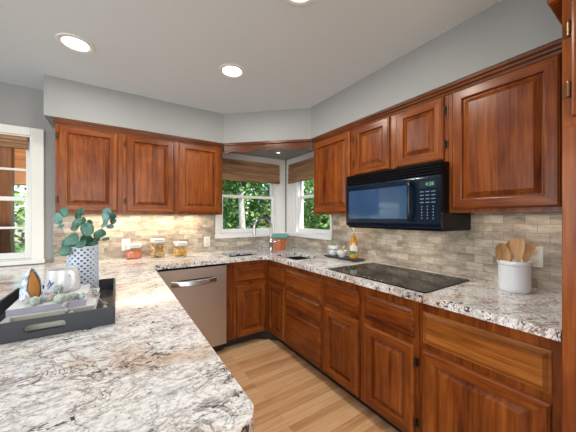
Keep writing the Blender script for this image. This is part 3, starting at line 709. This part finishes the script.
# ---------------------------------------------------------------- jars
def jar(loc, w, h, fill_h, label, kind):
    t = empty('glass_jar', loc, .1, label, 'jar'); r = w/2
    bm = bmesh.new(); prev = None
    def ring(hw, z, rad): return [bm.verts.new((x, y, z)) for x, y in rrect(-hw, hw, -hw, hw, rad, 4)]
    for hw, z in ((r-.004, .0), (r, .005), (r, h-.055), (r-.004, h-.045), (r-.010, h-.040), (r-.010, h-.030)):
        vs = ring(hw, z, min(hw*.45, .025))
        if prev:
            for i in range(len(vs)): bm.faces.new([prev[i], prev[(i+1) % len(vs)], vs[(i+1) % len(vs)], vs[i]])
        else: bm.faces.new(vs)
        prev = vs
    finish('glass', bm, JARG, t, smooth=40)
    bm = bmesh.new(); prev = None
    for hw, z in ((r-.008, h-.034), (r-.001, h-.033), (r, h-.030), (r, h-.004), (r-.004, h), ):
        vs = ring(hw, z, min(hw*.45, .025))
        if prev:
            for i in range(len(vs)): bm.faces.new([prev[i], prev[(i+1) % len(vs)], vs[(i+1) % len(vs)], vs[i]])
        else: bm.faces.new(vs)
        prev = vs
    bm.faces.new(prev); ld = finish('lid', bm, PORC, t, smooth=40)
    bm = bmesh.new()
    for k in range(7): bx(bm, -.034+k*.010, -.028+k*.010+.002*(k % 2), -r-.0012, -r-.0004, h-.022+.003*(k % 2), h-.012)
    finish('lid_lettering', bm, plain('lid_print', (.25, .25, .25), .6), ld)
    if kind == 'lentil':
        bm = bmesh.new(); 
        prev = None
        for hw, z in ((r-.006, .004), (r-.004, .008), (r-.004, fill_h), (r-.02, fill_h+.004)):
            vs = ring(hw, z, .02)
            if prev:
                for i in range(len(vs)): bm.faces.new([prev[i], prev[(i+1) % len(vs)], vs[(i+1) % len(vs)], vs[i]])
            else: bm.faces.new(vs)
            prev = vs
        bm.faces.new(prev); tag(finish('lentils', bm, LENTIL, t), kind='stuff')
    else:
        cols = [plain('pasta_a', (.62, .40, .15), .6), plain('pasta_b', (.40, .22, .07), .6), plain('pasta_c', (.75, .55, .28), .6)] if kind == 'pasta' else [plain('corn_a', (.80, .42, .04), .6), plain('corn_b', (.70, .25, .03), .6), plain('corn_c', (.85, .60, .15), .6)]
        bm = bmesh.new(); q = r-.013
        for i in range(330):
            p = Vector((random.uniform(-q, q), random.uniform(-q, q), random.uniform(.012, fill_h)))
            if i % 3: 
                s = random.choice((-1, 1)); 
                if random.random() < .5: p.x = s*q
                else: p.y = s*q
            d = Vector((random.uniform(-1, 1), random.uniform(-1, 1), random.uniform(-1, 1))).normalized()*.010
            if kind != 'pasta': d *= .5
            d2 = d.orthogonal().normalized()*.004
            tube(bm, [p-d, p+d2, p+d] if kind == 'pasta' else [p-d, p, p+d], [.0045, .0065, .0045], 6, random.randrange(3))
        tag(finish('pasta' if kind == 'pasta' else 'dried_corn', bm, cols, t), kind='stuff')
    return t
jar((.135, 2.955, CT+.001), .128, .138, .070, 'glass jar of red lentils, the lowest of the three, nearest the left wall outlet', 'lentil')
jar((.339, 2.905, CT+.001), .126, .183, .120, 'tallest glass jar, filled with brown pasta, in the middle of the three', 'pasta')
jar((.545, 2.865, CT+.001), .122, .145, .075, 'glass jar of yellow dried kernels, rightmost of the three', 'corn')

# ---------------------------------------------------------------- succulent in terracotta by window
def rosette(bm, c, n, L, mi=0, tilt=.6, wd=.3):
    for k in range(n):
        a = 2.4*k; el = tilt + (1.3-tilt)*k/n; l = L*(1-.4*k/n)
        d = Vector((math.cos(a)*math.cos(el), math.sin(a)*math.cos(el), math.sin(el)))
        tube(bm, [c, c+d*l*.35, c+d*l*.7, c+d*l], [l*wd*.35, l*wd*.7, l*wd*.8, l*wd*.1], 6, mi)
t = empty('potted_succulent', (1.655, 2.72, CT+.001), math.radians(12), 'blue-green succulent in a square terracotta pot on the counter behind the faucet', 'potted plant')
bm = bmesh.new(); prev = None
for hw, z in ((.050, 0), (.062, .105), (.066, .107), (.066, .135), (.060, .135), (.058, .120), (0.05, .119)):
    vs = [bm.verts.new((x, y, z)) for x, y in rrect(-hw, hw, -hw, hw, .012, 3)]
    if prev:
        for i in range(len(vs)): bm.faces.new([prev[i], prev[(i+1) % len(vs)], vs[(i+1) % len(vs)], vs[i]])
    else: bm.faces.new(vs)
    prev = vs
finish('pot', bm, TERRA, t, smooth=40)
bm = bmesh.new(); bx(bm, -.057, .057, -.057, .057, .113, .125); finish('soil', bm, SOIL, t)
bm = bmesh.new()
for cx, cy, s in ((-.035, -.03, .065), (.03, -.03, .075), (0, .03, .075), (-.045, .03, .05), (.05, .03, .06), (0, -.05, .055)): rosette(bm, Vector((cx, cy, .135)), 15, s*1.4, tilt=.5, wd=.24)
finish('succulent', bm, SUCC, t, smooth=60)

# ---------------------------------------------------------------- slate board with its things
t = empty('slate_board', (1.822, 1.815, CT+.001), 0, 'dark slate serving board behind the cooktop', 'serving board')
bm = bmesh.new(); bx(bm, -.068, .068, -.208, .208, .006, .016, .002); finish('board', bm, SLATE, t)
bm = bmesh.new()
for sx in (-1, 1):
    for sy in (-1, 1): lathe(bm, [(0, 0), (.006, 0), (.006, .0055), (0, .0055)], 10, sx*.05, sy*.18)
finish('feet', bm, SLATE, t)
BZ = CT+.0175
t = empty('potted_succulent', (1.825, 1.962, BZ), 0, 'green succulent in a white pot with a navy zigzag on the slate board', 'potted plant')
bm = bmesh.new(); lathe(bm, [(0, 0), (.036, 0), (.046, .01), (.052, .05), (.051, .098), (.048, .100), (.046, .088), (0, .086)], 28); finish('pot', bm, PORC, t, smooth=40)
bm = bmesh.new(); prev = None; NN = 56
for i in range(NN+1):
    a = 2*PI*i/NN; z = .060+.006*math.sin(a*9); r = .0525
    vs = [bm.verts.new((r*math.cos(a), r*math.sin(a), z-.004)), bm.verts.new((r*math.cos(a), r*math.sin(a), z+.004))]
    if prev: bm.faces.new([prev[0], vs[0], vs[1], prev[1]])
    prev = vs
finish('zigzag_band', bm, NAVY, t)
bm = bmesh.new(); lathe(bm, [(0, .094), (.0455, .0935), (.0455, .089), (0, .089)], 24); finish('soil', bm, SOIL, t)
bm = bmesh.new()
for cx, cy, s in ((-.012, 0, .032), (.014, .01, .036), (.004, -.016, .028)): rosette(bm, Vector((cx, cy, .094)), 14, s)
finish('succulent', bm, SUCC2, t, smooth=60)
t = empty('mortar_bowl', (1.815, 1.832, BZ), 0, 'small white bowl on the slate board between the striped pot and the bottle', 'bowl')
bm = bmesh.new(); lathe(bm, [(0, 0), (.028, 0), (.030, .006), (.046, .025), (.056, .058), (.053, .060), (.043, .028), (.02, .012), (0, .011)], 32); finish('bowl', bm, PORC, t, smooth=50)
t = empty('pestle', (1.815, 1.832, BZ+.012), 0, 'pestle with a brown wooden grip leaning in the small white bowl', 'pestle')
bm = bmesh.new(); a = Vector((.005, .008, .014)); d = Vector((-.02, -.052, .078)).normalized(); tube(bm, [a, a+d*.012, a+d*.03, a+d*.085, a+d*.105], [.006, .011, .010, .008, .004], 12); finish('head', bm, PORC, t, smooth=50)
bm = bmesh.new(); tube(bm, [a+d*.040, a+d*.045, a+d*.078, a+d*.082], [.0085, .0105, .010, .008], 12); finish('grip', bm, SPOON, t, smooth=50)
t = empty('oil_bottle', (1.825, 1.690, BZ), 0, 'glass bottle of amber oil with a green and white label on the slate board', 'bottle')
def ease(p): return p
bp_ = [(0, 0), (.036, 0), (.040, .005), (.041, .13), (.038, .155), (.026, .185), (.0155, .21), (.0135, .225), (.0135, .262), (.0155, .264), (.0155, .27), (.011, .27), (.011, .262)]
bm = bmesh.new(); lathe(bm, bp_, 28); finish('glass', bm, JARG, t, smooth=40)
bm = bmesh.new(); lathe(bm, [(0, .004), (.034, .004), (.038, .008), (.039, .13), (.036, .154), (.024, .184), (.0135, .208), (.0115, .225), (.0, .228)], 28); finish('oil', bm, LIQ, t, smooth=40)
bm = bmesh.new(); lathe(bm, [(0, .2705), (.0155, .2705), (.017, .272), (.017, .29), (0, .292)], 20); finish('stopper', bm, PORC, t, smooth=40)
def wrap_patch(name, mat, parent, r, zc, h, a0, a1, n=16):
    bm = bmesh.new(); prev = None
    for i in range(n+1):
        a = a0+(a1-a0)*i/n; vs = [bm.verts.new((rr*math.cos(a), rr*math.sin(a), z)) for rr, z in ((r, zc-h/2), (r, zc+h/2), (r+.0008, zc+h/2), (r+.0008, zc-h/2))]
        if prev:
            for k in range(4): bm.faces.new([prev[k], prev[(k+1) % 4], vs[(k+1) % 4], vs[k]])
        else: bm.faces.new(vs)
        prev = vs
    bm.faces.new(prev); return finish(name, bm, mat, parent, smooth=30)
fa = math.atan2(-1.69, -1.825)
lb = wrap_patch('label', plain('bottle_label', (.75, .72, .66), .6), t, .0413, .095, .055, fa-.9, fa+.9)
wrap_patch('label_band', plain('label_green', (.05, .20, .06), .6), lb, .0424, .060, .030, fa-.9, fa+.4)

# ---------------------------------------------------------------- crock and wooden utensils
kx, ky = 1.806, .520
t = empty('utensil_crock', (kx, ky, CT+.001), 0, 'white ceramic utensil crock on the worktop right of the cooktop', 'crock')
bm = bmesh.new(); lathe(bm, [(0, 0), (.064, 0), (.068, .004), (.070, .02), (.070, .140), (.073, .142), (.0745, .147), (.0745, .160), (.072, .165), (.066, .165), (.064, .158), (.063, .02), (0, .012)], 56); finish('pot', bm, CROCKM, t, smooth=40)
def utensil(kind, foot, tip, face, label, w_=.033, L2=.10):
    """wooden handle from foot to neck, blade beyond; face = blade normal"""
    t = empty('wooden_utensil', (kx, ky, CT+.014), 0, label, 'utensil', None)
    A = Vector(foot); B = Vector(tip); d = (B-A).normalized(); Lh = (B-A).length - L2; n = Vector(face); n = (n - d*n.dot(d)).normalized(); s = d.cross(n)
    bm = bmesh.new(); tube(bm, [A, A+d*Lh*.5, A+d*(Lh+.01)], [.005, .0055, .006], 10); finish('handle', bm, SPOON, t, smooth=50)
    bm = bmesh.new(); K = 14
    rows = []
    for i in range(K+1):
        u = i/K; p = A+d*(Lh+L2*u)
        if kind == 'spoon': ww = w_*math.sqrt(max(0, 1-(2*(u**.8)-1)**2))*1.0+.004*(1-u); cup = .010
        elif kind == 'turner': ww = .008+(w_-.008)*min(1, u*1.6)**.8 if u < .9 else w_*(1-.25*((u-.9)/.1)**2); cup = .002
        else: ww = .007+(w_-.007)*min(1, u*1.25) ; cup = .001
        ww = max(ww, .001)
        rows.append([[bm.verts.new(p + s*ww*v + n*(sg*.0025 - cup*(1-v*v)*math.sin(PI*u))) for v in (-1, -.6, -.2, .2, .6, 1)] for sg in (1, -1)])
    for a, b in zip(rows, rows[1:]):
        for q in (0, 1):
            for k in range(5): bm.faces.new([a[q][k], a[q][k+1], b[q][k+1], b[q][k]])
        for k in (0, 5): bm.faces.new([a[0][k], a[1][k], b[1][k], b[0][k]])
    for R2 in (rows[0], rows[-1]):
        for k in range(5): bm.faces.new([R2[0][k], R2[0][k+1], R2[1][k+1], R2[1][k]])
    finish('blade', bm, SPOON, t, smooth=50)
# screen right = (.84,-.55), viewer = (-.95,-.27)
def off(r, b, z): return (r*.8374 + b*.5466, -r*.5466 + b*.8374, z)
V = (-.90, -.32, .1)
utensil('spoon', off(-.022, -.01, .004), off(-.078, .0, .245), V, 'slotted wooden spoon leaning left in the white crock', .030, .105)
utensil('turner', off(-.004, -.038, .004), off(-.010, -.028, .272), V, 'wooden turner standing upright at the front of the crock', .030, .125)
utensil('spoon', off(.004, .036, .004), off(.026, .045, .262), V, 'wooden spoon at the back of the crock, half hidden by the turner', .024, .09)
utensil('spatula', off(.028, -.004, .004), off(.082, .0, .242), V, 'wooden spatula leaning right in the white crock', .028, .115)

# ---------------------------------------------------------------- tray on the peninsula and what it carries
TX0, TX1, TY0, TY1 = -.395, -.006, 1.175, 1.735; TZ = CT+.001; TH = .064
t = empty('serving_tray', ((TX0+TX1)/2, (TY0+TY1)/2, TZ), 0, 'charcoal wooden serving tray with cutout handles on the peninsula', 'tray')
hx, hy = (TX1-TX0)/2, (TY1-TY0)/2
box('tray_base', CHARC, (-hx+.009, hx-.009, -hy+.009, hy-.009, 0, .010), t)
def tray_wall(nm, M, L, hole):
    bm = bmesh.new(); slab(bm, rect(-L/2, L/2, 0, TH), [rrect(-.052, .052, .021, .046, .012, 5)] if hole else [], 0, .0088, M); o = finish(nm, bm, CHARC, t); bevel_mod(o, .0015, 2, 50)
tray_wall('side_wall', Matrix.Translation((0, -hy, 0)) @ MXZ, 2*hx, True)
tray_wall('side_wall', Matrix.Translation((0, hy-.0088, 0)) @ MXZ, 2*hx, True)
tray_wall('side_wall', Matrix.Translation((-hx, 0, 0)) @ MYZ, 2*hy-.018, False)
tray_wall('side_wall', Matrix.Translation((hx-.0088, 0, 0)) @ MYZ, 2*hy-.018, False)
FZ = TZ+.0105
LILAC = plain('lilac_grey_cover', (.30, .29, .36), .4)
def book(x0, x1, y0, y1, z0, h, rot, label):
    cx, cy = (x0+x1)/2, (y0+y1)/2; t = empty('book', (cx, cy, z0), rot, label, 'book'); a, b = (x1-x0)/2, (y1-y0)/2
    bm = bmesh.new(); bx(bm, -a, a, -b, b, 0, .0035); bx(bm, -a, a, -b, b, h-.0035, h); bx(bm, -a, a, -b, -b+.0035, .0035, h-.0035) if h < .025 else bx(bm, -a, -a+.0035, -b, b, .0035, h-.0035); cv = finish('cover', bm, [COVER, LILAC], t)
    if h < .025:
        for p in cv.data.polygons:
            if p.center.y < -b+.004: p.material_index = 1
    box('pages', PAPER, (-a+.004, a-.006, -b+.008, b-.005, .0038, h-.0038), t); return t
book(-.335, -.075, 1.232, 1.525, FZ, .027, 0, 'bottom white book of the pile in the tray, mostly hidden by the tray rim')
book(-.300, -.068, 1.236, 1.522, FZ+.0275, .028, -.01, 'middle book of the pile in the tray, cream page edges facing the viewer')
UBZ = FZ+.0565
book(-.312, -.100, 1.240, 1.520, UBZ, .022, .02, 'top book of the pile in the tray, white cover and lilac-grey spine')
TOPZ = UBZ+.0225
# mug
mx_, my_ = -.192, 1.452
t = empty('coffee_mug', (mx_, my_, TOPZ), 0, 'large white mug with blue script standing on the white books', 'mug')
mp_ = [(0, 0), (.056, 0), (.0595, .004), (.0585, .02), (.054, .055), (.050, .088), (.049, .091), (.046, .090), (.047, .08), (.052, .03), (.048, .012), (0, .010)]
bm = bmesh.new(); lathe(bm, mp_, 48); finish('cup', bm, PORC, t, smooth=50)
ha = math.radians(-58)
hd = Vector((math.cos(ha), math.sin(ha), 0))
bm = bmesh.new(); tube(bm, [hd*.049+Vector((0, 0, .076)), hd*.064+Vector((0, 0, .080)), hd*.080+Vector((0, 0, .070)), hd*.084+Vector((0, 0, .048)), hd*.078+Vector((0, 0, .028)), hd*.055+Vector((0, 0, .016))], [.010, .009, .008, .008, .008, .010], 12); finish('handle', bm, PORC, t, smooth=60)
bm = text_bm('ly', .036, shear=.35, bold=.0008); bmesh.ops.subdivide_edges(bm, edges=bm.edges, cuts=1)
BLUE = plain('blue_script', (.05, .10, .32), .5)
ta = math.atan2(-my_, -mx_) - .80
for v in bm.verts:
    x, z = v.co.x, v.co.y+.040; r = .0585 - .006*max(0, (z-.02))/.035*.6 + .0012; a = ta + x/r; v.co = (r*math.cos(a), r*math.sin(a), z)
finish('lettering', bm, BLUE, t)
# folded pouch
t = empty('ceramic_pod', (-.272, 1.362, TOPZ), math.radians(0), 'pointed white and blue ceramic pod with brown teardrop opening, left of the mug', 'ornament')
def blue_white():
    m, nt, b = new_mat('blue_white_glaze'); tc = N(nt, 'ShaderNodeTexCoord'); n = N(nt, 'ShaderNodeTexNoise', Scale=38.0, Detail=3.0, Distortion=1.5); nt.links.new(tc.outputs['Object'], n.inputs[0])
    r = ramp(nt, n.outputs[0], [(.46, (.60, .66, .70)), (.56, (.16, .26, .45))]); nt.links.new(r.outputs[0], b.inputs['Base Color']); b.inputs['Roughness'].default_value = .35; return m
BW = blue_white(); AMB = wood('amber_inside', 'z', (.16, .06, .012), (.36, .15, .035), (.50, .24, .06), .5, .5)
bm = bmesh.new(); bmi = bmesh.new(); NA, NZ = 72, 40; vis = math.atan2(-1.368, .283) + .45
def prad(u): return .031*(1-u**2.6)**.8 + .0015
ringsO = []; ringsI = []
for j in range(NZ+1):
    u = j/NZ; ringsO.append([bm.verts.new((prad(u)*math.cos(2*PI*i/NA)*1.0, prad(u)*math.sin(2*PI*i/NA)*.8, .118*u)) for i in range(NA)])
    ringsI.append([bmi.verts.new(((prad(u)-.006)*math.cos(2*PI*i/NA) if prad(u) > .008 else .001*math.cos(2*PI*i/NA), (prad(u)-.006)*.8*math.sin(2*PI*i/NA) if prad(u) > .008 else .001*math.sin(2*PI*i/NA), .003+.108*u)) for i in range(NA)])
for j in range(NZ):
    u = (j+.5)/NZ
    for i in range(NA):
        k = (i+1) % NA; a = 2*PI*(i+.5)/NA; da = (a-vis+PI) % (2*PI) - PI
        hw = .024*math.sin(PI*min(1, u**.75)) if .06 < u < .985 else 0
        hole = abs(da)*max(prad(u), .01) < (hw + (.004 if .06 < u < .98 else 0))
        if not hole: bm.faces.new([ringsO[j][i], ringsO[j][k], ringsO[j+1][k], ringsO[j+1][i]])
        bmi.faces.new([ringsI[j][i], ringsI[j][k], ringsI[j+1][k], ringsI[j+1][i]])
bm.faces.new(ringsO[0][::-1])
finish('shell', bm, BW, t, smooth=60, doubles=False).modifiers.new('thick', 'SOLIDIFY').thickness = .003
finish('inner_lining', bmi, AMB, t, smooth=60, doubles=False)
# bead garland
def P(u, v, Z):
    d = Z*262/(217-v); lat = (u-288)/262*d
    return Vector((d*.5466+lat*.8374, d*.8374-lat*.5466, Z+H))
t = empty('bead_garland', (-.2, 1.3, TOPZ), 0, 'garland of grey-green stone beads draped over the white books', 'garland')
zt_ = TOPZ-H
beads = [(24, 297, 2.6), (28, 300, 3.1), (34.5, 301, 4.2), (41, 300, 3.0), (45.5, 299, 2.4), (49.5, 298, 2.8), (53, 295.5, 3.2), (57.5, 293.5, 4.0), (58.5, 299, 4.3), (65, 298, 2.8), (69.5, 297, 2.6), (74, 296.5, 3), (78, 296, 2.4), (82, 295.5, 2.8)]
wp = []
for i, (u, v, rp) in enumerate(beads):
    d0 = (zt_)*262/(217-v); r = rp*d0/262*1.08; q = P(u, v, zt_+r); wp.append((q, r))
wp[7][0].z += .016; wp[7][0].x += .004
hang = [(Vector((-.164, 1.262, TOPZ+.011)), .0115), (Vector((-.158, 1.228, TOPZ-.006)), .0105), (Vector((-.150, 1.222, TOPZ-.027)), .009), (Vector((-.137, 1.218, TOPZ-.036)), .0095)]
right = [(Vector((-.082, 1.40, FZ+.0575+.013)), .012), (Vector((-.078, 1.374, FZ+.0575+.010)), .009), (Vector((-.072, 1.352, FZ+.0575+.010)), .010), (Vector((-.045, 1.37, FZ+.013)), .012), (Vector((-.044, 1.342, FZ+.010)), .0095), (Vector((-.040, 1.318, FZ+.011)), .0105)]
base_o = Vector((-.2, 1.3, TOPZ))
for i, (q, r) in enumerate(wp+hang+right):
    bm = bmesh.new(); bmesh.ops.create_uvsphere(bm, u_segments=16, v_segments=10, radius=r)
    for v in bm.verts: v.co = Vector((v.co.x*.88, v.co.y*.88, v.co.z*.95)) + q - base_o
    finish('bead', bm, STONE[(i*5+i//3) % 3 if i not in (2, 8) else 0], t, smooth=80)
bm = bmesh.new(); tube(bm, [q-base_o for q, r in wp], .0015, 6); tube(bm, [wp[8][0]-base_o]+[q-base_o for q, r in hang], .0015, 6); tube(bm, [wp[-1][0]-base_o]+[q-base_o for q, r in right], .0015, 6); finish('cord', bm, PAPER, t)

# ---------------------------------------------------------------- vase with eucalyptus
vx, vy = -.140, 1.628
t = empty('openwork_vase', (vx, vy, FZ+.0005), 0, 'tall pale blue ceramic vase with rows of small dark holes in the charcoal tray', 'vase')
VR, VH = .0635, .248
bm = bmesh.new(); NC = 16; NR = 18; band = .010; rh = (VH-2*band)/NR
def cyl(a, z, r=VR): return (r*math.cos(a), r*math.sin(a), z)
for j in range(NR):
    z0 = band+j*rh; z1 = z0+rh; offa = (j % 2)*.5
    for i in range(NC):
        a0 = 2*PI*(i+offa)/NC; a1 = 2*PI*(i+1+offa)/NC; am = (a0+a1)/2
        mA, mZ = (a1-a0)*.31, rh*.20
        o_ = [(a0, z0), (a1, z0), (a1, z1), (a0, z1)]
        q_ = [(a0+mA, z0+mZ), (a1-mA, z0+mZ), (a1-mA, z1-mZ), (a0+mA, z1-mZ)]
        O_ = [bm.verts.new(cyl(*c)) for c in o_]; I_ = [bm.verts.new(cyl(*c)) for c in q_]; D_ = [bm.verts.new(cyl(c[0], c[1], VR-.006)) for c in q_]
        for k in range(4):
            bm.faces.new([O_[k], O_[(k+1) % 4], I_[(k+1) % 4], I_[k]]); bm.faces.new([I_[k], I_[(k+1) % 4], D_[(k+1) % 4], D_[k]])
n0 = len(bm.faces)
lathe(bm, [(0, 0), (VR-.003, 0), (VR, .003), (VR, band)], 60); lathe(bm, [(VR, VH-band), (VR+.001, VH-.002), (VR-.002, VH), (VR-.005, VH), (VR-.006, VH-band)], 60)
finish('openwork_wall', bm, VASE, t, doubles=True)
bm = bmesh.new(); lathe(bm, [(0, .004), (VR-.007, .004), (VR-.007, VH-.004), (VR-.009, VH-.004), (VR-.009, .006), (0, .006)], 60); finish('shade_liner', bm, VDARK, t, smooth=40)  # dark cylinder added to paint the shade behind the holes
# eucalyptus: stems rise out of the vase; leaves (px, py, depth offset, size m, tilt, aspect, pale)
t = empty('eucalyptus_branches', (vx, vy, FZ+.10), 0, 'eucalyptus sprigs with round dusty green leaves arranged in the openwork vase', 'foliage')
lv = [(57.5, 218, -.02, .040, 0.3, 1, 1), (64, 212, -.02, .038, -.5, .8, 0), (59, 221, .01, .030, .8, .8, 1), (80, 211.5, .02, .034, 1.4, .7, 0), (77, 223, -.02, .044, .9, .6, 0), (75, 227, .0, .036, 1.2, .8, 0),
      (83, 221, .02, .034, .2, .9, 0), (87, 229.5, -.04, .052, -.2, .75, 0), (72, 240.5, -.05, .060, 1.25, .8, 0), (65, 250.5, -.075, .045, 1.4, .8, 0), (86, 240, .0, .045, .4, .8, 0),
      (90, 222.5, .02, .026, -.9, .7, 0), (107, 211.5, .0, .034, 1.3, .75, 1), (105.5, 217.5, .0, .042, .1, .6, 1), (112.5, 216, .03, .030, 1.0, .8, 0), (104.5, 224, -.01, .032, .9, .6, 1),
      (110.5, 226.5, .01, .032, 1.4, .5, 1), (100, 233.5, -.02, .050, 1.2, .55, 0), (106, 239, .01, .032, 1.3, .35, 0), (93, 243.5, -.02, .050, 1.45, .25, 0), (78, 216, .03, .028, .4, .8, 0), (81, 244, -.06, .045, 1.3, .6, 0), (67, 243, -.02, .040, .9, .7, 0), (113, 221, .02, .026, .6, .8, 0), (96, 239, .02, .036, .9, .7, 0), (61, 226, .03, .026, 1.4, .6, 1)]
d0 = 1.285
def P3(u, v, d): 
    lat = (u-288)/262*d
    return Vector((d*.5466+lat*.8374, d*.8374-lat*.5466, H-(v-217)/262*d))
base_v = Vector((vx, vy, FZ+.10)); Rt = Vector((.8374, -.5466, 0)); Fw = Vector((.5466, .8374, 0)); Up = Vector((0, 0, 1))
rnd = random.Random(3)
nodes = []
for (u, v, dd, s, ang, asp, pale) in lv:
    c = P3(u, v, d0+dd) - base_v; s *= 1.15
    lx = Rt*math.sin(ang)+Up*math.cos(ang); ly = Rt*math.cos(ang)-Up*math.sin(ang)
    yaw = rnd.uniform(-.5, .5); ly = (ly*math.cos(yaw)+Fw*math.sin(yaw)).normalized(); nn = lx.cross(ly).normalized()
    bm = bmesh.new(); rows = []
    s2 = s*.58
    for i in range(9):
        a = -1+i/4; wdt = math.sqrt(max(0, 1-a*a))**.9*asp*1.05*(1+.1*a)
        rows.append([bm.verts.new(c+lx*a*s2+ly*b*wdt*s2+nn*(.12*s2*b*b*wdt - .12*s2*a*a)) for b in (-1, -.5, 0, .5, 1)] )
    for A_, B_ in zip(rows, rows[1:]):
        for k in range(4): bm.faces.new([A_[k], A_[k+1], B_[k+1], B_[k]])
    o = finish('leaf', bm, EUC2 if pale else EUC, t, smooth=80); o.modifiers.new('thick', 'SOLIDIFY').thickness = .0008
    nodes.append(c)
def stem(pts, r0=.0022):
    bm = bmesh.new(); n = len(pts); tube(bm, pts, [r0*(1-.6*i/(n-1)) for i in range(n)], 6); finish('stem', bm, STEM, t, smooth=60)
mouth = [Vector((dx*.03, dy*.03, 0)) for dx, dy in ((-1, .2), (-.4, -.8), (.3, .5), (.9, -.3), (.6, .4))]
top = Vector((0, 0, VH-.10+.01))
for m_, idx in zip(mouth, ((22, 25, 0, 1), (8, 4, 3), (7, 6, 20, 11), (24, 17, 13, 12), (19, 15, 14, 23))):
    pts = [m_*.5, m_+top] + [nodes[i] for i in idx]; stem(pts)
stem([mouth[1]+top, nodes[9]]); stem([mouth[3]+top, nodes[18]]); stem([nodes[17], nodes[16]])

# ---------------------------------------------------------------- outdoors
bm = bmesh.new(); bx(bm, -14, 18, YB+.12, 22, -.5, -.35); tag(finish('ground', bm, GRASS), kind='structure')
def shrub(c, r, n, ls, label, mi=.5, trunk=True, name='leafy_shrub', cat='shrub', tm=BARKD):
    t = empty(name, (c[0], c[1], -.349), 0, label, cat); slim = tm is BARK; bm = bmesh.new(); rn = random.Random(int(c[0]*100)+int(c[1]*10))
    for i in range(n):
        while True:
            q = Vector((rn.uniform(-1, 1), rn.uniform(-1, 1), rn.uniform(-1, 1)))
            if .35 < q.length < 1: break
        k = 1+.18*math.sin(q.x*7+c[0])+.15*math.sin(q.z*8+q.y*5); p = Vector((q.x*r[0]*k, q.y*r[1]*k, c[2]+.349+q.z*r[2]*k))
        a = Vector((rn.uniform(-1, 1), rn.uniform(-1, 1), rn.uniform(-.9, .4))).normalized(); b = a.cross(Vector((rn.uniform(-1, 1), rn.uniform(-1, 1), rn.uniform(-1, 1)))).normalized()
        s = ls*rn.uniform(.6, 1.3); nn = a.cross(b)
        v0 = bm.verts.new(p-a*s*.5); v1 = bm.verts.new(p+b*s*.27+nn*s*.05); v2 = bm.verts.new(p+a*s*.5-nn*s*.08); v3 = bm.verts.new(p-b*s*.27+nn*s*.05)
        f1 = bm.faces.new([v0, v1, v2]); f2 = bm.faces.new([v0, v2, v3]); f1.material_index = f2.material_index = int(rn.random() < mi)
    me = bpy.data.meshes.new('foliage'); bm.to_mesh(me); bm.free()
    for m in LEAFS: me.materials.append(m)
    o = bpy.data.objects.new('foliage', me); COL.objects.link(o); o.parent = t; o['kind'] = 'stuff'
    bm = bmesh.new(); tube(bm, [(0, 0, 0), (.05, .02, (c[2]+.349)*.5), (-.04, 0, c[2]+.349+r[2]*.5)], [.09, .07, .03], 10)
    for k in range(0 if slim else 4):
        a = k*1.7; z = (c[2]+.349)*(.6+.1*k); tube(bm, [(0, 0, z), (math.cos(a)*r[0]*.3, math.sin(a)*r[1]*.3, z+r[2]*.3), (math.cos(a)*r[0]*.55, math.sin(a)*r[1]*.55, z+r[2]*.5)], [.04, .03, .012], 7)
    finish('trunk', bm, tm, t, smooth=50); return t
shrub((2.0, 6.5, 1.3), (.75, .8, 1.5), 3600, .15, 'leafy green shrub outside the left part of the far sink window', .45)
shrub((3.75, 6.7, 1.4), (.75, .8, 1.6), 3600, .15, 'leafy green shrub outside the right part of the far sink window', .5)
shrub((5.4, 6.2, 1.2), (.75, .9, 1.5), 3600, .15, 'bright green shrub outside the right sink window', .75)
shrub((6.9, 9.6, 2.2), (1.65, 1.1, 2.7), 3600, .24, 'tall dark green tree behind the shrub outside the right sink window', .25, name='garden_tree', cat='tree')
shrub((3.1, 9.4, 2.2), (1.75, 1.1, 2.7), 3600, .24, 'tall dark green tree behind the shrubs outside the far sink window', .2, name='garden_tree', cat='tree')
shrub((-1.6, 8.2, .9), (1.9, 1.0, 1.5), 3000, .16, 'green shrub beyond the porch post outside the left window', .8)
# pale trunk seen through the far sink window
shrub((2.13, 5.05, 2.45), (.75, .45, .62), 1500, .14, 'slim tree with a pale bare trunk outside the far sink window', .5, name='garden_tree', cat='tree', tm=BARK)
# porch outside the left window
t = empty('porch', (-1.1, 4.5, -.349), 0, 'orange-brown timber porch post with beams outside the left window', 'porch')
box('post', PORCH, (-.055, .07, -.20, -.07, 0, 2.95), t, .005)
box('beam', PORCHX, (-3.0, .9, -.06, .06, 2.051, 2.55), t, .005)
box('handrail', PORCHX, (-3.0, -.101, -.04, .04, 1.08, 1.16), t, .004); box('handrail', PORCHX, (.101, 2.0, -.04, .04, 1.08, 1.16), t, .004)
box('deck', PORCHX, (-3.0, 2.0, -1.2, .2, -.12, -.001), t)


# repeats share a group
for o in list(COL.objects):
    if o.parent is None and 'label' in o and 'group' not in o:
        g = {'wall_cabinet': 'cherry wall cabinets', 'base_cabinet': 'cherry base cabinets', 'glass_jar': 'glass jars on the far counter', 'book': 'books piled in the tray', 'wooden_utensil': 'wooden utensils in the crock', 'ceiling_light': 'recessed ceiling lights', 'wall_outlet': 'white wall outlets', 'window_shade': 'woven window shades', 'under_cabinet_light': 'light bars under the cabinets', 'sink_basin': 'corner sink bowls', 'leafy_shrub': 'shrubs outside', 'potted_succulent': 'potted succulents'}.get(o.name.split('.')[0])
        if g: o['group'] = g
